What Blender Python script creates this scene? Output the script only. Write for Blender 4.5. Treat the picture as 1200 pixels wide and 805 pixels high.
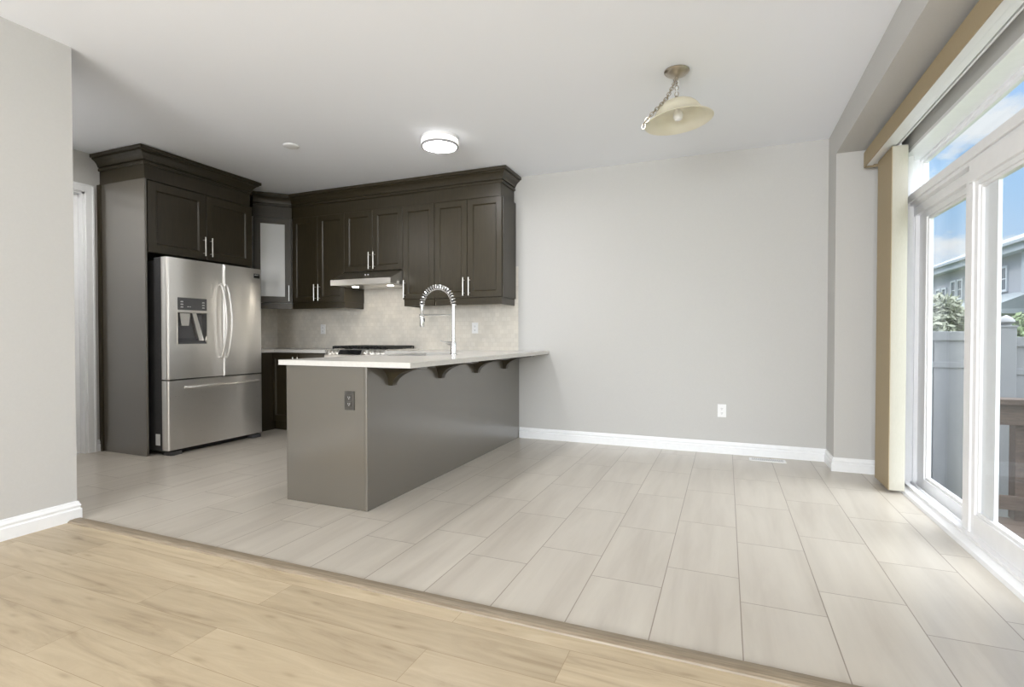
import bpy, bmesh, math, random
from mathutils import Vector, Matrix
random.seed(7)
for o in list(bpy.data.objects):
    bpy.data.objects.remove(o, do_unlink=True)
SC = bpy.context.scene
COL = SC.collection
PI = math.pi

# ------------------------------------------------------------------ camera
cam = bpy.data.cameras.new('camera')
cam.sensor_fit = 'HORIZONTAL'; cam.sensor_width = 36.0
cam.lens = 611.4 / 1200 * 36.0
cam.clip_start = 0.05; cam.clip_end = 300
CAM = bpy.data.objects.new('camera', cam); COL.objects.link(CAM)
CAM.location = (0, 0, 1.06)
CAM.rotation_euler = (math.radians(90 - 0.8645), math.radians(0.0), math.radians(22.306))
SC.camera = CAM
vs = SC.view_settings
SC.display_settings.display_device = 'sRGB'
vs.view_transform = 'Standard'; vs.look = 'None'; vs.gamma = 1.0; vs.use_curve_mapping = False
vs.exposure = 0.0
cy = SC.cycles
cy.max_bounces = 10; cy.diffuse_bounces = 6; cy.glossy_bounces = 5; cy.transparent_max_bounces = 16
cy.transmission_bounces = 6; cy.sample_clamp_indirect = 6.0; cy.caustics_reflective = False; cy.caustics_refractive = False
cy.use_denoising = True

# ------------------------------------------------------------------ world: blue sky with cumulus
W = bpy.data.worlds.new('sky'); SC.world = W; W.use_nodes = True
nt = W.node_tree; nt.nodes.clear()
def N(nt, t, **kw):
    n = nt.nodes.new(t)
    for k, v in kw.items():
        if k.startswith('i_'):
            n.inputs[k[2:].replace('_', ' ')].default_value = v
        else:
            setattr(n, k, v)
    return n
def L(nt, a, b): nt.links.new(a, b)
def ramp(nt, stops, interp='LINEAR'):
    r = nt.nodes.new('ShaderNodeValToRGB'); r.color_ramp.interpolation = interp
    el = r.color_ramp.elements
    while len(el) > 1: el.remove(el[-1])
    el[0].position = stops[0][0]; el[0].color = (*stops[0][1], 1)
    for p, c in stops[1:]:
        e = el.new(p); e.color = (*c, 1)
    return r
def math_n(nt, op, a=None, b=None, clamp=False):
    n = nt.nodes.new('ShaderNodeMath'); n.operation = op; n.use_clamp = clamp
    for i, v in enumerate((a, b)):
        if v is None: continue
        if hasattr(v, 'links') or hasattr(v, 'is_linked'): nt.links.new(v, n.inputs[i])
        else: n.inputs[i].default_value = v
    return n.outputs[0]
tc = N(nt, 'ShaderNodeTexCoord'); sep = N(nt, 'ShaderNodeSeparateXYZ'); L(nt, tc.outputs['Generated'], sep.inputs[0])
grad = ramp(nt, [(0.0, (.36, .38, .39)), (0.49, (.42, .45, .47)), (0.505, (.70, .82, .95)), (0.60, (.45, .70, 1.0)), (0.74, (.34, .60, 1.05)), (0.84, (4.6, 4.75, 5.0)), (1.0, (6.2, 6.25, 6.4))])  # zenith raised far above the visible blue, for added light through the patio door
L(nt, math_n(nt, 'MULTIPLY_ADD', sep.outputs['Z'], 0.5), grad.inputs[0])
grad.inputs[0].links[0].from_node.inputs[2].default_value = 0.5
mp = N(nt, 'ShaderNodeMapping'); mp.inputs['Scale'].default_value = (3.2, 3.2, 6.5); mp.inputs['Location'].default_value = (0.1, 0.9, 0.3)
L(nt, tc.outputs['Generated'], mp.inputs[0])
nz = N(nt, 'ShaderNodeTexNoise'); nz.inputs['Scale'].default_value = 2.0; nz.inputs['Detail'].default_value = 9; nz.inputs['Roughness'].default_value = 0.55
L(nt, mp.outputs[0], nz.inputs['Vector'])
lowc = math_n(nt, 'MULTIPLY', sep.outputs['Z'], -0.40)
cl = math_n(nt, 'ADD', nz.outputs['Fac'], lowc)
cr = ramp(nt, [(0.42, (0, 0, 0)), (0.46, (.6, .6, .6)), (0.53, (1, 1, 1))]); L(nt, cl, cr.inputs[0])
mx = N(nt, 'ShaderNodeMix', data_type='RGBA'); L(nt, cr.outputs[0], mx.inputs['Factor']); L(nt, grad.outputs[0], mx.inputs['A'])
mx.inputs['B'].default_value = (.96, .975, 1.0, 1)
up_ = math_n(nt, 'MULTIPLY', math_n(nt, 'GREATER_THAN', sep.outputs['Z'], 0.0), math_n(nt, 'LESS_THAN', sep.outputs['Z'], 0.62))
mx2 = N(nt, 'ShaderNodeMix', data_type='RGBA'); L(nt, up_, mx2.inputs['Factor']); L(nt, grad.outputs[0], mx2.inputs['A']); L(nt, mx.outputs['Result'], mx2.inputs['B'])
dt = N(nt, 'ShaderNodeVectorMath', operation='DOT_PRODUCT'); L(nt, tc.outputs['Generated'], dt.inputs[0]); dt.inputs[1].default_value = (.88, -.16, .45)   # unseen glow added in the east, fills the room through the patio door
lobe = ramp(nt, [(0.52, (0, 0, 0)), (0.72, (1.6, 1.6, 1.6)), (0.92, (4.2, 4.15, 4.05))]); L(nt, dt.outputs['Value'], lobe.inputs[0])
ad_ = N(nt, 'ShaderNodeMix', data_type='RGBA', blend_type='ADD'); ad_.inputs['Factor'].default_value = 1.0
L(nt, mx2.outputs['Result'], ad_.inputs['A']); L(nt, lobe.outputs[0], ad_.inputs['B'])
bg = N(nt, 'ShaderNodeBackground'); L(nt, ad_.outputs['Result'], bg.inputs[0]); bg.inputs[1].default_value = 1.0
wo = N(nt, 'ShaderNodeOutputWorld'); L(nt, bg.outputs[0], wo.inputs[0])

# ------------------------------------------------------------------ large area lights: added fill at the rear window, and the hall lamp
def area(name, loc, rot, sx, sy, power, col):
    d = bpy.data.lights.new(name, 'AREA'); d.shape = 'RECTANGLE'; d.size = sx; d.size_y = sy; d.energy = power; d.color = col
    o = bpy.data.objects.new(name, d); COL.objects.link(o); o.location = loc; o.rotation_euler = rot
    return o
area('rear_window_fill', (-1.2, -3.72, 1.45), (math.radians(90), 0, 0), 3.0, 1.7, 360, (.93, .965, 1.0))   # unseen fill lamp added inside the rear window, faces +Y
area('hall_ceiling_lamp', (-4.55, 2.15, 2.62), (0, 0, 0), .35, .35, 16, (1.0, .98, .96))     # hall lamp past the wall end
sun = bpy.data.lights.new('sun', 'SUN'); sun.energy = 1.6; sun.angle = math.radians(1.0); sun.color = (1, .96, .9)
SUN = bpy.data.objects.new('sun', sun); COL.objects.link(SUN); SUN.rotation_euler = Vector((.62, -.30, -.95)).to_track_quat('-Z', 'Y').to_euler()   # high sun behind the house
def point(name, loc, power, r, col=(1, .95, .88)):
    d = bpy.data.lights.new(name, 'POINT'); d.energy = power; d.shadow_soft_size = r; d.color = col
    o = bpy.data.objects.new(name, d); COL.objects.link(o); o.location = loc
    return o

# ------------------------------------------------------------------ materials
def mat(name, col, rough=.5, metal=0.0, spec=.5, coat=0.0):
    m = bpy.data.materials.new(name); m.use_nodes = True
    b = m.node_tree.nodes['Principled BSDF']
    b.inputs['Base Color'].default_value = (*col, 1); b.inputs['Roughness'].default_value = rough
    b.inputs['Metallic'].default_value = metal; b.inputs['Specular IOR Level'].default_value = spec
    b.inputs['Coat Weight'].default_value = coat; b.inputs['Coat Roughness'].default_value = .15
    return m
def bsdf(m): return m.node_tree.nodes['Principled BSDF']
def vary(m, c1, c2, scale=(1, 1, 1), nscale=6, detail=4, lo=.35, hi=.65, bump=0.0, bdist=.001):
    """colour variation by noise in object space plus an optional fine bump"""
    t = m.node_tree; tc = N(t, 'ShaderNodeTexCoord'); mp = N(t, 'ShaderNodeMapping'); mp.inputs['Scale'].default_value = scale
    L(t, tc.outputs['Object'], mp.inputs[0])
    n = N(t, 'ShaderNodeTexNoise'); n.inputs['Scale'].default_value = nscale; n.inputs['Detail'].default_value = detail
    L(t, mp.outputs[0], n.inputs['Vector'])
    r = ramp(t, [(lo, c1), (hi, c2)]); L(t, n.outputs['Fac'], r.inputs[0]); L(t, r.outputs[0], bsdf(m).inputs['Base Color'])
    if bump:
        bp = N(t, 'ShaderNodeBump'); bp.inputs['Strength'].default_value = bump; bp.inputs['Distance'].default_value = bdist
        L(t, n.outputs['Fac'], bp.inputs['Height']); L(t, bp.outputs[0], bsdf(m).inputs['Normal'])
    return m
M = {}
M['wall'] = vary(mat('wall_paint', (.66, .65, .63), .85, spec=.25), (.53, .523, .505), (.54, .533, .515), nscale=90, bump=.05)
M['ceil'] = vary(mat('ceiling_paint', (.85, .865, .90), .9, spec=.2), (.885, .905, .955), (.89, .91, .96), nscale=120, bump=.06)
M['trim'] = vary(mat('white_trim_paint', (.84, .85, .86), .35), (.83, .84, .85), (.85, .86, .87), nscale=30)
M['vinyl'] = vary(mat('white_vinyl', (.84, .84, .85), .3), (.83, .83, .84), (.85, .85, .86), nscale=20)
M['wood'] = vary(mat('espresso_wood', (.04, .033, .025), .34, spec=.6, coat=.0), (.027, .0205, .0095), (.036, .028, .0140), scale=(9, 9, 1.0), nscale=7, detail=6, bump=.06, bdist=.0006)
M['panel'] = vary(mat('espresso_panel_lit_tone', (.07, .062, .05), .30, spec=.9, coat=1.0), (.092, .081, .063), (.094, .083, .065), scale=(2, 2, .5), nscale=3, detail=1)  # same espresso as the doors, with sheen and lit look in a lighter base
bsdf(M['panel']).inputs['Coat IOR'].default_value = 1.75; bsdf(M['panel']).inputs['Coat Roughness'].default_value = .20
M['wood_in'] = vary(mat('white_cabinet_interior', (.6, .61, .61), .4), (.59, .60, .60), (.61, .62, .62), nscale=10)
M['steel'] = mat('brushed_steel', (.94, .925, .90), .27, 1.0)
def brushed(m, axis):
    t = m.node_tree; tc = N(t, 'ShaderNodeTexCoord'); mp = N(t, 'ShaderNodeMapping'); mp.inputs['Scale'].default_value = axis
    L(t, tc.outputs['Object'], mp.inputs[0]); n = N(t, 'ShaderNodeTexNoise'); n.inputs['Scale'].default_value = 8; n.inputs['Detail'].default_value = 3
    L(t, mp.outputs[0], n.inputs['Vector'])
    mr = N(t, 'ShaderNodeMapRange'); mr.inputs['To Min'].default_value = .26; mr.inputs['To Max'].default_value = .31
    bsdf(m).inputs['Anisotropic'].default_value = .85; bsdf(m).inputs['Anisotropic Rotation'].default_value = 0.25; tg = N(t, 'ShaderNodeTangent', direction_type='RADIAL', axis='Z'); L(t, tg.outputs[0], bsdf(m).inputs['Tangent'])
    L(t, n.outputs['Fac'], mr.inputs['Value']); L(t, mr.outputs[0], bsdf(m).inputs['Roughness'])
brushed(M['steel'], (3, 3, 60))
M['chrome'] = vary(mat('chrome', (.78, .78, .78), .12, 1.0), (.77, .77, .77), (.79, .79, .79))
M['nickel'] = vary(mat('satin_nickel', (.78, .76, .72), .28, 1.0), (.76, .74, .70), (.80, .78, .74))
M['brass'] = vary(mat('brushed_champagne_nickel', (.52, .44, .33), .3, 1.0), (.45, .40, .325), (.53, .475, .395), nscale=30)
M['dkgrey'] = vary(mat('dark_grey_case', (.06, .06, .062), .5), (.055, .055, .057), (.065, .065, .067), nscale=40)
M['black'] = vary(mat('black_enamel', (.012, .012, .012), .35), (.010, .010, .010), (.016, .016, .016), nscale=40)
M['blackgl'] = vary(mat('black_glass', (.01, .01, .011), .08), (.009, .009, .010), (.012, .012, .013))
M['panelgrey'] = vary(mat('dispenser_grey', (.10, .10, .105), .35), (.095, .095, .10), (.105, .105, .11))
M['iconlight'] = vary(mat('pale_icon_print', (.6, .6, .6), .5), (.58, .58, .58), (.62, .62, .62))
M['quartz'] = vary(mat('white_quartz', (.76, .735, .70), .16, spec=.5), (.575, .56, .53), (.605, .59, .56), nscale=60, detail=8)
M['plate'] = vary(mat('white_plate_plastic', (.82, .82, .82), .35), (.81, .81, .81), (.83, .83, .83))
M['slot'] = vary(mat('dark_slot', (.05, .05, .05), .6), (.045, .045, .045), (.055, .055, .055))
M['regslot'] = vary(mat('register_slot_grey', (.42, .42, .42), .6), (.40, .40, .40), (.44, .44, .44))
M['ringgrey'] = vary(mat('lamp_ring_grey', (.35, .35, .36), .5), (.34, .34, .35), (.36, .36, .37))
M['bronze'] = vary(mat('dark_bronze_plate', (.10, .095, .088), .3, .6), (.09, .085, .078), (.11, .105, .098), nscale=30)
M['tan'] = vary(mat('tan_vinyl_fabric', (.34, .275, .185), .6), (.335, .262, .155), (.355, .282, .172), scale=(40, 40, 4), nscale=10)
M['vane'] = vary(mat('cream_vane_fabric', (.66, .63, .53), .65), (.475, .455, .385), (.50, .48, .41), scale=(30, 30, 3), nscale=10)
M['rail'] = vary(mat('white_headrail', (.80, .81, .82), .3), (.79, .80, .81), (.81, .82, .83))
M['shade'] = vary(mat('alabaster_glass', (.70, .66, .54), .35), (.80, .77, .66), (.88, .86, .77), nscale=9, detail=3)
_t = M['shade'].node_tree; _tl = N(_t, 'ShaderNodeBsdfTranslucent'); _tl.inputs[0].default_value = (.93, .90, .80, 1)
_mx = N(_t, 'ShaderNodeMixShader'); _mx.inputs[0].default_value = .6; L(_t, bsdf(M['shade']).outputs[0], _mx.inputs[1]); L(_t, _tl.outputs[0], _mx.inputs[2])
L(_t, _mx.outputs[0], [n_ for n_ in _t.nodes if n_.type == 'OUTPUT_MATERIAL'][0].inputs[0])
M['fence'] = vary(mat('pale_vinyl_fence', (.36, .375, .395), .45), (.215, .22, .235), (.235, .24, .255), nscale=5)
M['deckwood'] = vary(mat('brown_stained_deck_wood', (.07, .045, .033), .65), (.05, .032, .024), (.095, .064, .047), scale=(2, 14, 14), nscale=6, detail=6, bump=.1)
M['siding'] = vary(mat('grey_siding', (.58, .59, .62), .7), (.345, .35, .38), (.365, .37, .40), scale=(1, 1, 30), nscale=2)
M['roof'] = vary(mat('grey_shingles', (.27, .30, .32), .85), (.24, .27, .29), (.30, .33, .35), scale=(4, 4, 14), nscale=6)
M['fascia'] = vary(mat('painted_fascia', (.58, .62, .66), .6), (.38, .41, .45), (.40, .43, .47), nscale=4)
M['wtrim'] = vary(mat('pale_house_trim', (.55, .57, .60), .6), (.54, .56, .59), (.56, .58, .61))
M['hglass'] = vary(mat('house_window_glass', (.10, .12, .14), .1), (.09, .11, .13), (.11, .13, .15))
M['leaf'] = vary(mat('dusty_olive_leaf', (.36, .38, .30), .7), (.19, .21, .15), (.31, .32, .25), nscale=3)
M['leaf2'] = vary(mat('green_leaf', (.12, .17, .08), .7), (.09, .13, .06), (.17, .23, .11), nscale=3)
M['bark'] = vary(mat('grey_bark', (.15, .12, .10), .9), (.12, .10, .08), (.18, .15, .12), nscale=20)
M['lawn'] = vary(mat('lawn', (.12, .16, .07), .95), (.10, .13, .055), (.15, .19, .09), nscale=3, detail=8)
M['concrete'] = vary(mat('foundation', (.4, .4, .4), .9), (.38, .38, .38), (.42, .42, .42), nscale=3)

def emis(name, col, st):
    m = bpy.data.materials.new(name); m.use_nodes = True; b = bsdf(m)
    b.inputs['Base Color'].default_value = (.9, .9, .9, 1); b.inputs['Emission Color'].default_value = (*col, 1); b.inputs['Emission Strength'].default_value = st
    return m
M['lamp'] = emis('lit_diffuser', (.97, .975, 1), 105.0)
M['lampside'] = emis('lit_diffuser_side', (1, .97, .93), 1.1)
M['hoodlamp'] = emis('lit_hood_lens', (1, .90, .75), 60.0)
M['pot'] = emis('lit_downlight', (1, .93, .82), 9.0)

def glass(name, tint, refl=1.0, haze=0.0):
    m = bpy.data.materials.new(name); m.use_nodes = True; t = m.node_tree; t.nodes.clear()
    tr = N(t, 'ShaderNodeBsdfTransparent'); tr.inputs[0].default_value = (*tint, 1)
    gl = N(t, 'ShaderNodeBsdfGlossy'); gl.inputs['Roughness'].default_value = .01; gl.inputs[0].default_value = (.95, .97, 1, 1)
    fr = N(t, 'ShaderNodeFresnel'); geo = N(t, 'ShaderNodeNewGeometry')
    L(t, math_n(t, 'MULTIPLY_ADD', geo.outputs['Backfacing'], 1 / 1.45 - 1.45), fr.inputs[0]); fr.inputs[0].links[0].from_node.inputs[2].default_value = 1.45
    mx = N(t, 'ShaderNodeMixShader'); L(t, math_n(t, 'MULTIPLY', fr.outputs[0], refl, True), mx.inputs[0]); L(t, tr.outputs[0], mx.inputs[1]); L(t, gl.outputs[0], mx.inputs[2])
    out = N(t, 'ShaderNodeOutputMaterial'); L(t, mx.outputs[0], out.inputs[0])
    return m
M['glass'] = glass('window_glass', (.95, .97, .98), .45)
M['cabglass'] = vary(mat('frosted_grey_glass', (.55, .56, .56), .05, spec=.8), (.645, .655, .655), (.655, .665, .665))

# --- tile floor: 0.305 x 0.65 m planks laid along the depth, one third stagger
def tile_mat():
    m = mat('floor_tile', (.5, .45, .4), .28, spec=.5); t = m.node_tree
    g = N(t, 'ShaderNodeNewGeometry'); s = N(t, 'ShaderNodeSeparateXYZ'); L(t, g.outputs['Position'], s.inputs[0])
    c = N(t, 'ShaderNodeCombineXYZ')
    L(t, math_n(t, 'ADD', s.outputs['Y'], -2.47 + .648 * 20), c.inputs[0]); L(t, math_n(t, 'ADD', s.outputs['X'], -.0585 + .3025 * 40), c.inputs[1])
    bt = N(t, 'ShaderNodeTexBrick'); bt.offset = 1 / 3; bt.offset_frequency = 2; bt.squash = 1
    L(t, c.outputs[0], bt.inputs['Vector'])
    bt.inputs['Scale'].default_value = 1; bt.inputs['Brick Width'].default_value = .648; bt.inputs['Row Height'].default_value = .3025
    bt.inputs['Mortar Size'].default_value = .0022; bt.inputs['Mortar Smooth'].default_value = .1; bt.inputs['Bias'].default_value = 0
    bt.inputs['Color1'].default_value = (.0, .0, .0, 1); bt.inputs['Color2'].default_value = (1, 1, 1, 1); bt.inputs['Mortar'].default_value = (.5, .5, .5, 1)
    mp = N(t, 'ShaderNodeMapping'); mp.inputs['Scale'].default_value = (5.5, .55, 1); L(t, g.outputs['Position'], mp.inputs[0])
    sc = N(t, 'ShaderNodeVectorMath', operation='ADD'); sv = N(t, 'ShaderNodeVectorMath', operation='SCALE'); L(t, bt.outputs['Color'], sv.inputs[0]); sv.inputs['Scale'].default_value = 17
    L(t, mp.outputs[0], sc.inputs[0]); L(t, sv.outputs[0], sc.inputs[1])
    n = N(t, 'ShaderNodeTexNoise'); n.inputs['Scale'].default_value = 1.6; n.inputs['Detail'].default_value = 6; n.inputs['Roughness'].default_value = .6; n.inputs['Distortion'].default_value = .4
    L(t, sc.outputs[0], n.inputs['Vector'])
    r = ramp(t, [(.28, (.455, .41, .35)), (.5, (.525, .48, .415)), (.75, (.58, .535, .465))]); L(t, n.outputs['Fac'], r.inputs[0])
    mx = N(t, 'ShaderNodeMix', data_type='RGBA'); L(t, bt.outputs['Fac'], mx.inputs['Factor']); L(t, r.outputs[0], mx.inputs['A']); mx.inputs['B'].default_value = (.27, .225, .18, 1)
    L(t, mx.outputs['Result'], bsdf(m).inputs['Base Color'])
    bp = N(t, 'ShaderNodeBump'); bp.inputs['Strength'].default_value = .35; bp.inputs['Distance'].default_value = .002; bp.invert = True
    L(t, bt.outputs['Fac'], bp.inputs['Height']); L(t, bp.outputs[0], bsdf(m).inputs['Normal'])
    return m
M['tile'] = tile_mat()
def laminate_mat():
    m = mat('oak_laminate', (.5, .4, .28), .38, spec=.4); t = m.node_tree
    g = N(t, 'ShaderNodeNewGeometry'); s = N(t, 'ShaderNodeSeparateXYZ'); L(t, g.outputs['Position'], s.inputs[0])
    c = N(t, 'ShaderNodeCombineXYZ'); L(t, math_n(t, 'ADD', s.outputs['X'], 20.0), c.inputs[0]); L(t, math_n(t, 'ADD', s.outputs['Y'], 20.03), c.inputs[1])
    bt = N(t, 'ShaderNodeTexBrick'); bt.offset = .37; bt.offset_frequency = 2; L(t, c.outputs[0], bt.inputs['Vector'])
    bt.inputs['Scale'].default_value = 1; bt.inputs['Brick Width'].default_value = 1.22; bt.inputs['Row Height'].default_value = .178
    bt.inputs['Mortar Size'].default_value = .0008; bt.inputs['Color1'].default_value = (0, 0, 0, 1); bt.inputs['Color2'].default_value = (1, 1, 1, 1)
    mp = N(t, 'ShaderNodeMapping'); mp.inputs['Scale'].default_value = (1.1, 9, 1); L(t, g.outputs['Position'], mp.inputs[0])
    sv = N(t, 'ShaderNodeVectorMath', operation='SCALE'); L(t, bt.outputs['Color'], sv.inputs[0]); sv.inputs['Scale'].default_value = 23
    ad = N(t, 'ShaderNodeVectorMath', operation='ADD'); L(t, mp.outputs[0], ad.inputs[0]); L(t, sv.outputs[0], ad.inputs[1])
    n = N(t, 'ShaderNodeTexNoise'); n.inputs['Scale'].default_value = 1.5; n.inputs['Detail'].default_value = 8; n.inputs['Roughness'].default_value = .62; n.inputs['Distortion'].default_value = 1.3
    L(t, ad.outputs[0], n.inputs['Vector'])
    r = ramp(t, [(.25, (.315, .24, .155)), (.42, (.455, .365, .245)), (.6, (.525, .43, .295)), (.8, (.58, .49, .35))]); L(t, n.outputs['Fac'], r.inputs[0])
    hs = N(t, 'ShaderNodeMix', data_type='RGBA', blend_type='MULTIPLY'); hs.inputs['Factor'].default_value = 1
    r2 = ramp(t, [(0, (.88, .87, .86)), (1, (1.06, 1.06, 1.06))]); L(t, bt.outputs['Color'], r2.inputs[0]); L(t, r.outputs[0], hs.inputs['A']); L(t, r2.outputs[0], hs.inputs['B'])
    mx = N(t, 'ShaderNodeMix', data_type='RGBA'); L(t, bt.outputs['Fac'], mx.inputs['Factor']); L(t, hs.outputs['Result'], mx.inputs['A']); mx.inputs['B'].default_value = (.27, .19, .11, 1)
    mk = N(t, 'ShaderNodeMapping'); mk.inputs['Scale'].default_value = (1.5, 5.5, 1); L(t, g.outputs['Position'], mk.inputs[0])
    vo = N(t, 'ShaderNodeTexVoronoi'); vo.inputs['Scale'].default_value = 1.35; vo.voronoi_dimensions = '2D'; L(t, mk.outputs[0], vo.inputs['Vector'])
    rk = ramp(t, [(0.0, (.55, .50, .45)), (.035, (.70, .66, .60)), (.075, (.92, .90, .88)), (.12, (1, 1, 1))]); L(t, vo.outputs['Distance'], rk.inputs[0])
    mk2 = N(t, 'ShaderNodeMix', data_type='RGBA', blend_type='MULTIPLY'); mk2.inputs['Factor'].default_value = .5; L(t, mx.outputs['Result'], mk2.inputs['A']); L(t, rk.outputs[0], mk2.inputs['B'])
    L(t, mk2.outputs['Result'], bsdf(m).inputs['Base Color'])
    return m
M['laminate'] = laminate_mat()
M['threshold'] = vary(mat('oak_threshold', (.28, .20, .125), .45), (.20, .155, .105), (.29, .235, .165), scale=(1.5, 30, 30), nscale=5, detail=6)
def splash_mat():
    m = mat('marble_mosaic', (.6, .56, .5), .3); t = m.node_tree
    g = N(t, 'ShaderNodeNewGeometry'); s = N(t, 'ShaderNodeSeparateXYZ'); L(t, g.outputs['Position'], s.inputs[0])
    c = N(t, 'ShaderNodeCombineXYZ'); L(t, math_n(t, 'ADD', s.outputs['X'], s.outputs['Y']), c.inputs[0]); L(t, s.outputs['Z'], c.inputs[1])
    bt = N(t, 'ShaderNodeTexBrick'); bt.offset = .5; L(t, c.outputs[0], bt.inputs['Vector']); bt.inputs['Scale'].default_value = 1
    bt.inputs['Brick Width'].default_value = .052; bt.inputs['Row Height'].default_value = .045; bt.inputs['Mortar Size'].default_value = .0022
    bt.inputs['Color1'].default_value = (.70, .655, .58, 1); bt.inputs['Color2'].default_value = (.77, .725, .65, 1); bt.inputs['Mortar'].default_value = (.685, .64, .565, 1)
    n = N(t, 'ShaderNodeTexNoise'); n.inputs['Scale'].default_value = 5; n.inputs['Detail'].default_value = 8; L(t, g.outputs['Position'], n.inputs['Vector'])
    r = ramp(t, [(.3, (.86, .87, .88)), (.6, (1, 1, 1))]); L(t, n.outputs['Fac'], r.inputs[0])
    mx = N(t, 'ShaderNodeMix', data_type='RGBA', blend_type='MULTIPLY'); mx.inputs['Factor'].default_value = 1; L(t, bt.outputs['Color'], mx.inputs['A']); L(t, r.outputs[0], mx.inputs['B'])
    L(t, mx.outputs['Result'], bsdf(m).inputs['Base Color'])
    return m
M['splash'] = splash_mat()

# ------------------------------------------------------------------ mesh builder (world coordinates)
class MB:
    def __init__(s): s.bm = bmesh.new()
    def face(s, vs, mi=0):
        f = s.bm.faces.new(vs); f.material_index = mi; return f
    def poly(s, pts, mi=0):
        return s.face([s.bm.verts.new(p) for p in pts], mi)
    def box(s, x0, x1, y0, y1, z0, z1, bev=0.0, mi=0):
        r = bmesh.ops.create_cube(s.bm, size=1, matrix=Matrix.Translation(((x0 + x1) / 2, (y0 + y1) / 2, (z0 + z1) / 2)) @ Matrix.Diagonal((abs(x1 - x0), abs(y1 - y0), abs(z1 - z0), 1)))
        fs = {f for v in r['verts'] for f in v.link_faces}
        for f in fs: f.material_index = mi
        if bev > 0:
            es = list({e for v in r['verts'] for e in v.link_edges})
            b = bmesh.ops.bevel(s.bm, geom=es, offset=bev, segments=2, affect='EDGES', profile=.7)
            for f in b['faces']: f.material_index = mi
        return s
    def prism(s, poly, axis, a0, a1, mi=0):
        """extrude a 2-D polygon along an axis; poly coords are the other two axes in xyz order"""
        def P(p, a):
            return {'x': (a, p[0], p[1]), 'y': (p[0], a, p[1]), 'z': (p[0], p[1], a)}[axis]
        A = [s.bm.verts.new(P(p, a0)) for p in poly]; B = [s.bm.verts.new(P(p, a1)) for p in poly]
        n = len(poly)
        for i in range(n): s.face([A[i], A[(i + 1) % n], B[(i + 1) % n], B[i]], mi)
        s.face(A[::-1], mi); s.face(B, mi); return s
    def tube(s, pts, r, seg=10, cap=True, mi=0):
        pts = [Vector(p) for p in pts]; rs = r if isinstance(r, (list, tuple)) else [r] * len(pts)
        rings = []; ref = None
        for i, p in enumerate(pts):
            d = (pts[min(i + 1, len(pts) - 1)] - pts[max(i - 1, 0)]).normalized()
            if ref is None:
                ref = Vector((0, 0, 1)) if abs(d.z) < .9 else Vector((1, 0, 0))
            u = (ref - d * ref.dot(d)).normalized(); v = d.cross(u); ref = u
            rings.append([s.bm.verts.new(p + (u * math.cos(2 * PI * k / seg) + v * math.sin(2 * PI * k / seg)) * rs[i]) for k in range(seg)])
        for a, b in zip(rings, rings[1:]):
            for k in range(seg): s.face([a[k], a[(k + 1) % seg], b[(k + 1) % seg], b[k]], mi)
        if cap: s.face(rings[0][::-1], mi); s.face(rings[-1], mi)
        return s
    def lathe(s, prof, c, seg=48, cap0=True, cap1=True, mi=0, axis='z'):
        """prof = (radius, height) pairs about an axis through c"""
        rings = []
        for r, h in prof:
            ring = []
            for k in range(seg):
                a = 2 * PI * k / seg; x, y = r * math.cos(a), r * math.sin(a)
                p = {'z': (x, y, h), 'y': (x, h, y), 'x': (h, x, y)}[axis]
                ring.append(s.bm.verts.new((c[0] + p[0], c[1] + p[1], c[2] + p[2])))
            rings.append(ring)
        for a, b in zip(rings, rings[1:]):
            for k in range(seg): s.face([a[k], a[(k + 1) % seg], b[(k + 1) % seg], b[k]], mi)
        if cap0: s.face(rings[0][::-1], mi)
        if cap1: s.face(rings[-1], mi)
        return s
    def torus(s, c, R, r, n=(0, 0, 1), seg=28, ss=8, sx=1.0, mi=0, u=None):
        n = Vector(n).normalized()
        u = Vector(u) if u is not None else (Vector((1, 0, 0)) if abs(n.x) < .9 else Vector((0, 1, 0)))
        u = (u - n * u.dot(n)).normalized(); v = n.cross(u); c = Vector(c); rings = []
        for i in range(seg):
            a = 2 * PI * i / seg; d = u * math.cos(a) * sx + v * math.sin(a); o = (u * math.cos(a) + v * math.sin(a)).normalized()
            rings.append([s.bm.verts.new(c + d * R + (o * math.cos(2 * PI * k / ss) + n * math.sin(2 * PI * k / ss)) * r) for k in range(ss)])
        for i in range(seg):
            a, b = rings[i], rings[(i + 1) % seg]
            for k in range(ss): s.face([a[k], b[k], b[(k + 1) % ss], a[(k + 1) % ss]], mi)
        return s
    def sweep(s, path, prof, mi=0, closed=False):
        """profile (out, z) swept along a level path; out = to the right of travel, corners mitred"""
        P = [Vector((p[0], p[1])) for p in path]; n = len(P); rows = []
        for i in range(n):
            d0 = (P[i] - P[i - 1]).normalized() if i > 0 else (P[1] - P[0]).normalized()
            d1 = (P[i + 1] - P[i]).normalized() if i < n - 1 else d0
            r0, r1 = Vector((d0.y, -d0.x)), Vector((d1.y, -d1.x))
            m = (r0 + r1).normalized(); k = 1 / max(.2, m.dot(r0))
            rows.append([s.bm.verts.new((P[i].x + m.x * k * o, P[i].y + m.y * k * o, z)) for o, z in prof])
        q = len(prof)
        for a, b in zip(rows, rows[1:]):
            for k in range(q): s.face([a[k], a[(k + 1) % q], b[(k + 1) % q], b[k]], mi)
        s.face(rows[0][::-1], mi); s.face(rows[-1], mi); return s
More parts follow.
